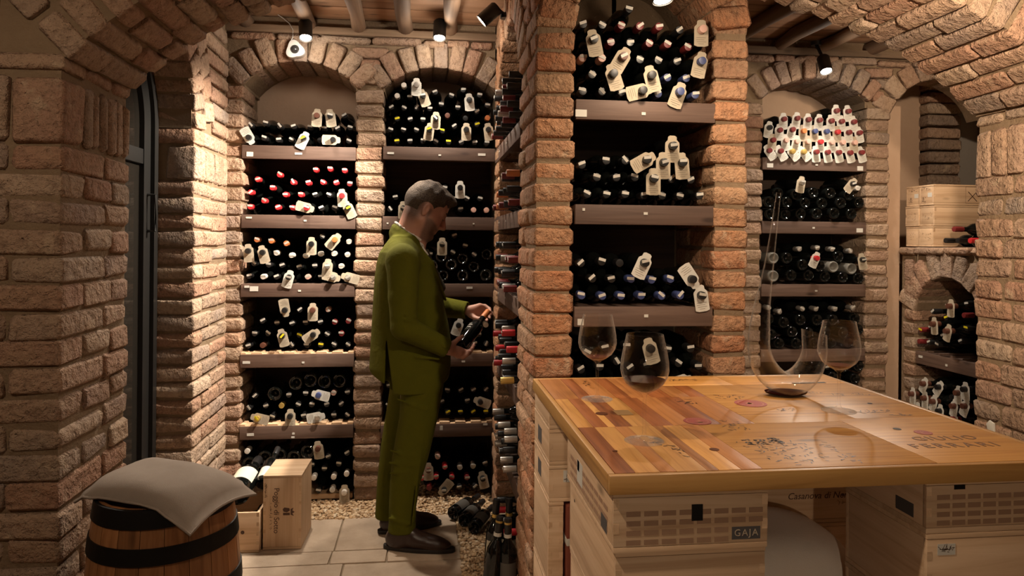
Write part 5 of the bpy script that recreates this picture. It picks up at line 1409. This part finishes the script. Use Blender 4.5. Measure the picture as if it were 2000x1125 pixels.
B_ = Field((-.36, 3.34, .04), (.42, 4.02, 1.84), .0038)
def H(c, r, k=.012, op='add'): B_.ell(hp(*c), np.array(r) * HK, HM, k, op)
H((-.012, 0, .035), (.100, .077, .090)); H((.030, 0, -.025), (.066, .063, .085), .03)
H((.045, 0, .045), (.052, .060, .050), .03)
for s_ in (-1, 1):
    B_.cone(hp(-.005, s_ * .050, -.055), hp(.066, s_ * .014, -.100), .020 * HK, .019 * HK, .028)
    H((.052, s_ * .040, -.028), (.030, .024, .026), .025)
    B_.cone(hp(.091, s_ * .014, .022), hp(.074, s_ * .052, .020), .0095 * HK, .010 * HK, .014)
    H((.104, s_ * .033, .002), (.020, .018, .012), .012, 'sub'); H((.078, s_ * .033, .001), (.0155, .0165, .0125), .006)
    H((.104, s_ * .0125, -.039), (.011, .009, .009), .006)
H((.080, 0, -.102), (.021, .024, .019), .014); H((.084, 0, -.055), (.016, .026, .022), .02)
B_.cone(hp(.094, 0, .016), hp(.122, 0, -.030), .0085 * HK, .0115 * HK, .014); B_.cone(hp(.098, 0, -.034), hp(.119, 0, -.033), .010 * HK, .0115 * HK, .006)
for b_, r_, a_ in ((-.0640, .0050, .0925), (-.0745, .0058, .0915)):
    B_.cone(hp(a_ + .003, -.003, b_), hp(a_ - .016, -.024, b_ - .002), r_ * HK, .004 * HK, .006); B_.cone(hp(a_ + .003, .003, b_), hp(a_ - .016, .024, b_ - .002), r_ * HK, .004 * HK, .006)
for s_ in (-1, 1):                                   # ears
    eM = np.stack([hf * math.cos(.25) + hl * s_ * -.35 + hu * .1, hl * s_ + hf * .3, hu - hf * .22]); eM = np.stack([q / np.linalg.norm(q) for q in eM])
    B_.ell(hp(-.012, s_ * .079, -.004), np.array((.0185, .007, .0305)) * HK, eM, .006); B_.ell(hp(-.008, s_ * .088, .000), np.array((.0105, .007, .018)) * HK, eM, .005, 'sub')
    B_.ell(hp(-.010, s_ * .078, -.030), np.array((.009, .006, .010)) * HK, eM, .005)
NB_ = np.array((-.105, 3.68, 1.475))
B_.cone(hp(-.034, 0, -.045), NB_, .058, .066, .03); B_.cone(hp(.02, 0, -.085), np.array((-.035, 3.68, 1.475)), .034, .045, .03)
B_.loft([(.80, -.16, .07, 3.68, .15), (1.0, -.19, .07, 3.68, .145), (1.25, -.19, .03, 3.68, .16), (1.40, -.18, -.005, 3.68, .165), (1.47, -.16, -.03, 3.68, .10), (1.50, -.13, -.05, 3.68, .06)], .03)
# arms
SN, EN, WN = np.array((-.100, 3.475, 1.415)), np.array((-.092, 3.435, 1.105)), np.array((.118, 3.487, .993))
SF, EF, WF = np.array((-.085, 3.885, 1.415)), np.array((.020, 3.94, 1.165)), np.array((.240, 3.853, 1.142))
B_.chain([SN, EN, WN], [.055, .040, .027], .03); B_.chain([SF, EF, WF], [.055, .040, .027], .03)
# legs
B_.chain([(-.03, 3.60, .84), (-.055, 3.575, .46), (-.10, 3.575, .10)], [.08, .055, .042], .03); B_.chain([(-.07, 3.77, .84), (-.125, 3.775, .46), (-.17, 3.775, .10)], [.08, .055, .042], .03)
# near hand: cradles the base of the bottle from below
pal = []
for i in range(4):                                   # little .. index
    root_ = np.array((.168, 3.522, .955)) + i * np.array((.006, .017, .009))
    L = (.8, .95, 1.0, .95)[i]
    js = [root_, root_ + L * np.array((.034, .004, -.014)), root_ + L * np.array((.060, .012, .000)), root_ + L * np.array((.072, .018, .020))]
    rr_ = [.0105, .0098, .0090, .0078]
    js = [off_bottle(q, r_) for q, r_ in zip(js, rr_)]
    B_.chain(js, rr_, .004); B_.cone(WN + np.array((.004, .006 * (i - 1.5), .004 * (i - 1.5))), js[0], .0195, .0125, .014); pal.append(js[0])
B_.ell((WN + pal[1] + pal[2]) / 3 + np.array((.004, 0, -.002)), (.036, .026, .019), None, .016)
js = [WN + np.array((.012, .006, .012)), off_bottle((.150, 3.512, 1.018), .011), off_bottle((.172, 3.530, 1.034), .010), off_bottle((.192, 3.548, 1.046), .009)]
B_.chain(js, [.019, .0125, .0105, .0085], .006)
# far hand: open palm behind the neck, thumb and fingers closing on it
FI = [[(.300, 3.850, 1.168), (.330, 3.846, 1.168), (.352, 3.826, 1.154), (.354, 3.802, 1.142)], [(.304, 3.853, 1.152), (.337, 3.850, 1.147), (.361, 3.828, 1.133), (.361, 3.801, 1.126)],
      [(.301, 3.853, 1.135), (.331, 3.852, 1.125), (.353, 3.832, 1.112), (.353, 3.806, 1.107)], [(.294, 3.851, 1.119), (.318, 3.851, 1.106), (.337, 3.834, 1.095), (.338, 3.811, 1.092)]]
for js in FI:
    rr_ = [.0105, .0098, .0090, .0076]; js = [off_bottle(q, r_) for q, r_ in zip(js, rr_)]
    B_.chain(js, rr_, .004); B_.cone(WF + (np.array(js[0]) - WF) * .15, js[0], .018, .0125, .014)
B_.ell((.278, 3.853, 1.142), (.034, .015, .030), None, .014)
js = [np.array((.250, 3.842, 1.122)), off_bottle((.274, 3.818, 1.106), .011), off_bottle((.298, 3.797, 1.103), .010), off_bottle((.316, 3.782, 1.110), .0088)]
B_.chain(js, [.018, .0125, .0108, .0085], .006)
me, V_, fc = B_.mesh('person', PO, 2); del B_
def skin_mat():
    t = NT('skin'); p = t.pos()
    c = t.mix(t.noise(p, 40, 4), (.47, .245, .175), (.40, .185, .128))
    atn = t.n('Attribute', attribute_name='stubble'); gr_ = t.math('MULTIPLY', atn.outputs['Fac'], t.math('ADD', t.math('MULTIPLY', t.noise(p, 420, 3), .9), .5), True)
    t.l(t.mix(gr_, c, (.075, .040, .026)), t.b.inputs['Base Color']); t.set(Roughness=.5)
    t.b.inputs['Subsurface Weight'].default_value = .12; t.b.inputs['Subsurface Radius'].default_value = (.012, .005, .003); t.b.inputs['Subsurface Scale'].default_value = .5
    t.l(t.bump(t.noise(p, 300, 3), .15, .001), t.b.inputs['Normal']); return t.m
SKIN = skin_mat()
me.materials.append(SKIN)
fcen = V_ - HC; la_, ll_, lb_ = fcen @ hf / HK, fcen @ hl / HK, fcen @ hu / HK
sst = lambda v_, a, b: np.clip((v_ - a) / (b - a), 0, 1) ** 2 * (3 - 2 * np.clip((v_ - a) / (b - a), 0, 1))
onhead = (1 - sst(np.abs(ll_), .09, .10)) * sst(lb_, -.150, -.125) * (1 - sst(np.hypot(np.hypot(la_, ll_), lb_), .16, .18))
beard = (1 - sst(lb_ + .42 * np.clip(la_ - .04, 0, .06), -.040, -.022)) * sst(la_ + .25 * (lb_ + .06), .004, .026) * (1 - sst(la_, .106, .114))
lips = np.exp(-(((lb_ + .0695) / .011) ** 2 + (ll_ / .022) ** 2)) * sst(la_, .07, .085); beard *= 1 - np.clip(lips * 1.3, 0, 1)
burn = np.exp(-((la_ - .012) / .010) ** 2) * sst(lb_, -.06, -.03) * (1 - sst(lb_, .0, .02)) * sst(np.abs(ll_), .04, .055)
fade = (1 - sst(la_, -.045, -.005)) * sst(lb_, -.125, -.045) * .95
msk = np.clip(np.maximum(np.maximum(beard * .85, burn * .8), fade), 0, 1) * onhead
at_ = me.attributes.new('stubble', 'FLOAT', 'POINT'); at_.data.foreach_set('value', msk.astype(np.float32))
me.update()
person = obj('person', me, None, None, loc=PO); tag(person, 'person in olive corduroy suit standing in profile, examining a bottle', 'person')

def piece(F, name, mat, it=2):
    me_, a, b = F.mesh(name, PO, it); me_.materials.append(mat); return obj(name, me_, None, person)
OLIVE = cloth_mat('olive_corduroy', (.066, .064, .003), (.087, .084, .004), 520, .9, .0, 16, .012)
# ---- jacket
J = Field((-.40, 3.30, .74), (.36, 4.06, 1.66), .0045)
J.loft([(.772, -.225, .118, 3.68, .205), (.80, -.255, .128, 3.68, .206), (.88, -.268, .140, 3.68, .203), (1.0, -.262, .142, 3.68, .192), (1.08, -.258, .130, 3.68, .186), (1.2, -.252, .104, 3.68, .190), (1.32, -.246, .070, 3.68, .200), (1.40, -.236, .040, 3.68, .205), (1.455, -.222, .010, 3.68, .190), (1.495, -.196, -.015, 3.68, .140), (1.53, -.170, -.040, 3.68, .100)], .01, 2.3)
for S0, E0, W0, sg in ((SN, EN, WN, -1), (SF, EF, WF, 1)):
    J.cone(np.array((-.11, 3.68 + sg * .09, 1.475)), S0 + np.array((0, sg * .0, .012)), .055, .072, .05)
    d_ = (W0 - E0) / np.linalg.norm(W0 - E0); cuff = W0 - d_ * .012
    J.cone(S0, S0 * .45 + E0 * .55, .079, .070, .012); J.cone(S0 * .45 + E0 * .55, E0, .070, .062, .012); J.cone(E0, cuff, .060, .047, .010)
    # creases across the sleeve
    for f_, rr_ in ((.30, .081), (.38, .080), (.80, .0685), (.88, .067)):
        c = S0 * (1 - f_) + E0 * f_; J.cone(c + np.array((.01, sg * .066, .004)), c + np.array((.062, sg * .030, -.014)), .006, .004, .010)
    for f_ in (.12, .24, .38, .55, .88):
        c = E0 * (1 - f_) + cuff * f_; J.cone(c + np.array((-.012, sg * .046, .034)), c + np.array((.022, sg * .050, -.004)), .006, .005, .010)
    c0, c1 = cuff, cuff + d_ * .05
    J.cone(c1, c1 + d_ * .02, .060, .060, .002, 'sub'); J.cone(cuff - d_ * .03, cuff + d_ * .02, .034, .036, .004, 'sub')
# collar standing round the neck, then the neck hole
for k in range(14):
    a0, a1 = [math.radians(60 + 240 * (k + q) / 14) for q in (0, 1)]
    ring_ = lambda a: np.array((-.072 + .074 * math.cos(a), 3.68 + .079 * math.sin(a), 1.533 - .69 * (.074 * math.cos(a))))
    J.cone(ring_(a0), ring_(a1), .012, .012, .022); J.cone(ring_(a0) - np.array((.006, 0, .03)), ring_(a1) - np.array((.006, 0, .03)), .018, .018, .022)
J.cone(hp(-.034, 0, -.03), NB_ + np.array((.006, 0, .0)), .066, .072, .006, 'sub')
J.cone((-.02, 3.68, 1.53), (.098, 3.68, 1.27), .040, .012, .008, 'sub')
# lapels
for sg in (-1, 1):
    J.cone((-.045, 3.68 + sg * .085, 1.505), (.040, 3.68 + sg * .080, 1.40), .010, .013, .010); J.cone((.040, 3.68 + sg * .080, 1.40), (.112, 3.68 + sg * .020, 1.215), .013, .006, .010)
# side vent, pocket flap, hem curve at the front
def vent(x, y, z): return np.maximum(np.abs(x + .178 + .06 * (z - 1.05)) - np.maximum(.0, (1.055 - z) * .075), np.maximum(y - 3.60, z - 1.055)) + 0 * z
J.put(vent, (-.24, 3.40, .74), (-.12, 3.60, 1.055), .004, 'sub')
J.put(lambda x, y, z: z - (.868 - .52 * (x + .275)) + 0 * y + np.maximum(x + .165, 0) * 9, (-.30, 3.44, .74), (-.16, 3.92, .90), .006, 'sub')
J.ell((.150, 3.60, .765), (.075, .20, .055), None, .01, 'sub')
J.cone((-.035, 3.483, .955), (.075, 3.492, .945), .008, .008, .008)
jk = piece(J, 'jacket', OLIVE, 2); del J
# ---- trousers
T_ = Field((-.32, 3.40, .06), (.22, 3.95, .96), .005)
T_.loft([(.085, -.165, -.028, 3.580, .074), (.13, -.160, -.030, 3.580, .072), (.20, -.160, -.026, 3.580, .073), (.313, -.156, -.010, 3.578, .077), (.44, -.148, .030, 3.578, .084), (.64, -.114, .076, 3.585, .096), (.80, -.105, .104, 3.59, .105), (.94, -.15, .10, 3.60, .11)], .008)
T_.loft([(.080, -.240, -.105, 3.780, .072), (.16, -.236, -.095, 3.780, .072), (.27, -.230, -.080, 3.780, .076), (.46, -.212, -.045, 3.775, .084), (.64, -.185, .0, 3.77, .096), (.80, -.162, .05, 3.765, .105), (.94, -.16, .08, 3.75, .11)], .008)
T_.loft([(.78, -.15, .09, 3.68, .17), (.95, -.17, .09, 3.68, .17)], .03)
for (a, b, r_) in (((-.15, 3.508, .50), (-.05, 3.500, .47), .006), ((-.155, 3.512, .44), (-.03, 3.50, .43), .007), ((-.15, 3.512, .39), (-.06, 3.502, .40), .006), ((-.155, 3.515, .17), (-.06, 3.508, .14), .007), ((-.04, 3.55, .16), (-.10, 3.51, .115), .008), ((-.12, 3.50, .75), (.02, 3.488, .70), .006)):
    T_.cone(a, b, r_, r_ * .6, .016)
T_.cone((.020, 3.505, .78), (-.042, 3.505, .15), .007, .006, .010)          # pressed crease
piece(T_, 'trousers', OLIVE, 2); del T_
# ---- shirt collar and front, tie
S3 = Field((-.22, 3.55, 1.20), (.14, 3.81, 1.66), .0035)
for k in range(18):
    a0, a1 = [math.radians(20 + 320 * (k + q) / 18) for q in (0, 1)]
    ring_ = lambda a: np.array((-.070 + .069 * math.cos(a), 3.68 + .071 * math.sin(a), 1.548 - .69 * .069 * math.cos(a)))
    S3.cone(ring_(a0) + np.array((0, 0, -.014)), ring_(a1) + np.array((0, 0, -.014)), .009, .009, .006); S3.cone(ring_(a0) + np.array((-.004, 0, .010)), ring_(a1) + np.array((-.004, 0, .012)), .0065, .0065, .006)
for sg in (-1, 1): S3.cone((-.016, 3.68 + sg * .026, 1.485), (.022, 3.68 + sg * .045, 1.445), .011, .004, .006)
S3.cone((-.03, 3.68, 1.47), (.075, 3.68, 1.275), .034, .014, .01)
S3.cone(hp(-.034, 0, -.04), NB_ + np.array((.004, 0, 0)), .060, .068, .004, 'sub')
piece(S3, 'shirt', flat('white_shirt_cotton', (.62, .57, .50), .8)); del S3
T3 = Field((-.04, 3.62, 1.20), (.16, 3.74, 1.50), .0035)
T3.ell((.014, 3.68, 1.455), (.016, .016, .020), None, .006); T3.cone((.018, 3.68, 1.44), (.094, 3.68, 1.275), .014, .020, .006)
piece(T3, 'tie', flat('dark_tie_silk', (.045, .042, .028), .5)); del T3
# ---- shoes
LEATH = flat('brown_shoe_leather', (.028, .013, .009), .32, spec=.5, bump=(45, .25, .003)); SOLEM = flat('shoe_sole', (.012, .008, .006), .6)
for heel, toe in (((-.135, 3.572), (.112, 3.512)), ((-.175, 3.772), (.055, 3.842))):
    h_, t0 = np.array((*heel, 0)), np.array((*toe, 0)); d_ = (t0 - h_) / np.linalg.norm(t0 - h_); z1 = np.array((0, 0, 1.0)); n_ = np.cross(z1, d_)
    lo = np.minimum(h_, t0) - .07; hi = np.maximum(h_, t0) + .07; lo[2] = .01; hi[2] = .16
    F_ = Field(lo, hi, .0035); L = np.linalg.norm(t0 - h_)
    A3 = np.stack([d_, n_, z1])
    F_.ell(h_ + d_ * .02 + z1 * .050, (.062, .038, .050), A3, .02); F_.ell(h_ + d_ * (L * .55) + z1 * .040, (.105, .044, .042), A3, .03); F_.ell(h_ + d_ * (L * .86) + z1 * .030, (.070, .040, .030), A3, .03)
    F_.cone(h_ + d_ * .025 + z1 * .05, h_ + d_ * .03 + z1 * .125, .046, .044, .03); F_.cone(h_ + d_ * .06 + z1 * .09, h_ + d_ * .14 + z1 * .058, .034, .026, .03)
    F_.put(lambda x, y, z: z - .016 + 0 * x + 0 * y, (*lo[:2], -.02), (*hi[:2], .014), .002, 'sub')
    sh = piece(F_, 'shoe', LEATH); out = []
    for k in range(40):
        a = 2 * PI * k / 40; u_ = math.cos(a); w_ = .046 - .006 * max(0, -u_) - .004 * max(0, u_) ** 2
        q = h_ + d_ * (L * .5 + u_ * (L * .5 + .052)) + n_ * math.copysign(abs(math.sin(a)) ** .75, math.sin(a)) * w_; out.append((q[0] - PO[0], q[1] - PO[1]))
    obj('sole', MB().prism(out, .002, .021, 'z').mesh('sole', 40, .003), SOLEM, sh)
# ---- hair, brows, lashes
Hh = Field(HC - .17, HC + .18, .0034)
def hd(c, r):
    c = hp(*c); r = np.array(r) * HK
    def fn(x, y, z):
        q = [(x - c[0]) * HM[i][0] + (y - c[1]) * HM[i][1] + (z - c[2]) * HM[i][2] for i in range(3)]
        k0 = np.sqrt(sum((q[i] / r[i]) ** 2 for i in range(3))); k1 = np.sqrt(sum((q[i] / r[i] ** 2) ** 2 for i in range(3))); return k0 * (k0 - 1) / np.maximum(k1, 1e-6)
    return fn
def loc_(x, y, z): return [((x - HC[0]) * HM[i][0] + (y - HC[1]) * HM[i][1] + (z - HC[2]) * HM[i][2]) / HK for i in range(3)]
def sides(x, y, z):
    a, l, b = loc_(x, y, z)
    am = np.interp(b, [-.10, -.06, -.035, -.02, .02, .045, .075, .10], [-.090, -.055, -.032, .010, .024, .046, .074, .11])
    ear_ = np.sqrt((a + .010) ** 2 + (b + .006) ** 2) - .036
    p0 = hp(-.034, 0, -.045); ab = NB_ - p0; t_ = np.clip(((x - p0[0]) * ab[0] + (y - p0[1]) * ab[1] + (z - p0[2]) * ab[2]) / (ab @ ab), 0, 1)
    nk = np.sqrt((x - p0[0] - t_ * ab[0]) ** 2 + (y - p0[1] - t_ * ab[1]) ** 2 + (z - p0[2] - t_ * ab[2]) ** 2) - (.060 + .008 * t_)
    shell = np.maximum(hd((-.0125, 0, .0330), (.1050, .0815, .0960))(x, y, z) + 0 * nk, -.048 - .25 * (a + .05) - b)
    return np.maximum(np.maximum(shell, a - am), np.where(np.abs(l) > .045, -ear_, -1))
Hh.put(sides, HC - .16, HC + .16, .003)
def topm(x, y, z):
    a, l, b = loc_(x, y, z); w_ = .0045 * np.sin(95 * a + 60 * l) * np.sin(140 * l - 30 * a)
    return np.maximum(hd((-.004, 0, .050), (.104, .076, .094))(x, y, z) - w_, (.060 - .30 * np.abs(l)) - b + .22 * np.minimum(a, 0) * -1)
Hh.put(topm, HC - .16, HC + .18, .012)
Hh.ell(hp(.066, 0, .100), np.array((.048, .058, .028)) * HK, HM, .022); Hh.ell(hp(.094, -.012, .094), np.array((.026, .046, .016)) * HK, HM, .014)
HAIRM = NT('brown_hair'); p_ = HAIRM.pos(); mp = HAIRM.n('Mapping'); mp.inputs['Scale'].default_value = (90, 220, 160); HAIRM.l(p_, mp.inputs['Vector']); nz_ = HAIRM.noise(mp.outputs[0], 1.4, 4)
HAIRM.l(HAIRM.ramp(nz_, [(.3, (.028, .018, .012)), (.7, (.11, .078, .055))]), HAIRM.b.inputs['Base Color']); HAIRM.set(Roughness=.7); HAIRM.b.inputs['Specular IOR Level'].default_value = .15; HAIRM.l(HAIRM.bump(nz_, .9, .006), HAIRM.b.inputs['Normal']); HAIRM = HAIRM.m
piece(Hh, 'hair', HAIRM, 1); del Hh
for s_ in (-1, 1):
    m_ = MB().tube([Vector(hp(.098, s_ * .016, .026) - PO), Vector(hp(.095, s_ * .034, .031) - PO), Vector(hp(.078, s_ * .054, .026) - PO)], [.0045, .0048, .002], 8); obj('eyebrow', m_.mesh('eyebrow', 60), HAIRM, person)
    m_ = MB().tube([Vector(hp(.091, s_ * .020, -.003) - PO), Vector(hp(.0955, s_ * .033, -.0055) - PO), Vector(hp(.086, s_ * .047, -.002) - PO)], [.0012, .0022, .001], 6); obj('eyelash', m_.mesh('eyelash', 60), flat('lash', (.02, .012, .01), .6), person)
# ---- the bottle in his hands
o, _a = bottle(Vector(BN), Vector(BB - BN), 'o-'); o.scale = (1, np.linalg.norm(BN - BB) / .2995, 1); o.name = 'held_bottle'
tag(o, 'dark bottle with orange capsule held in both hands of the person'); 
v_ = o.rotation_quaternion.inverted() @ Vector((-.75, -.45, .6)); ac = math.degrees(math.atan2(v_.z, v_.x)) - 90
PR = flat('white_bottle_print', (.42, .38, .33), .6)
for (y0, y1, a, b) in ((.150, .153, -22, 20), (.162, .166, -34, 30), (.172, .174, -26, 26), (.182, .187, -38, 34), (.198, .200, -20, 24)): body_label(o, PR, y0, y1, r=.0371 + .0003, a0=ac + a, a1=ac + b, name='bottle_print')
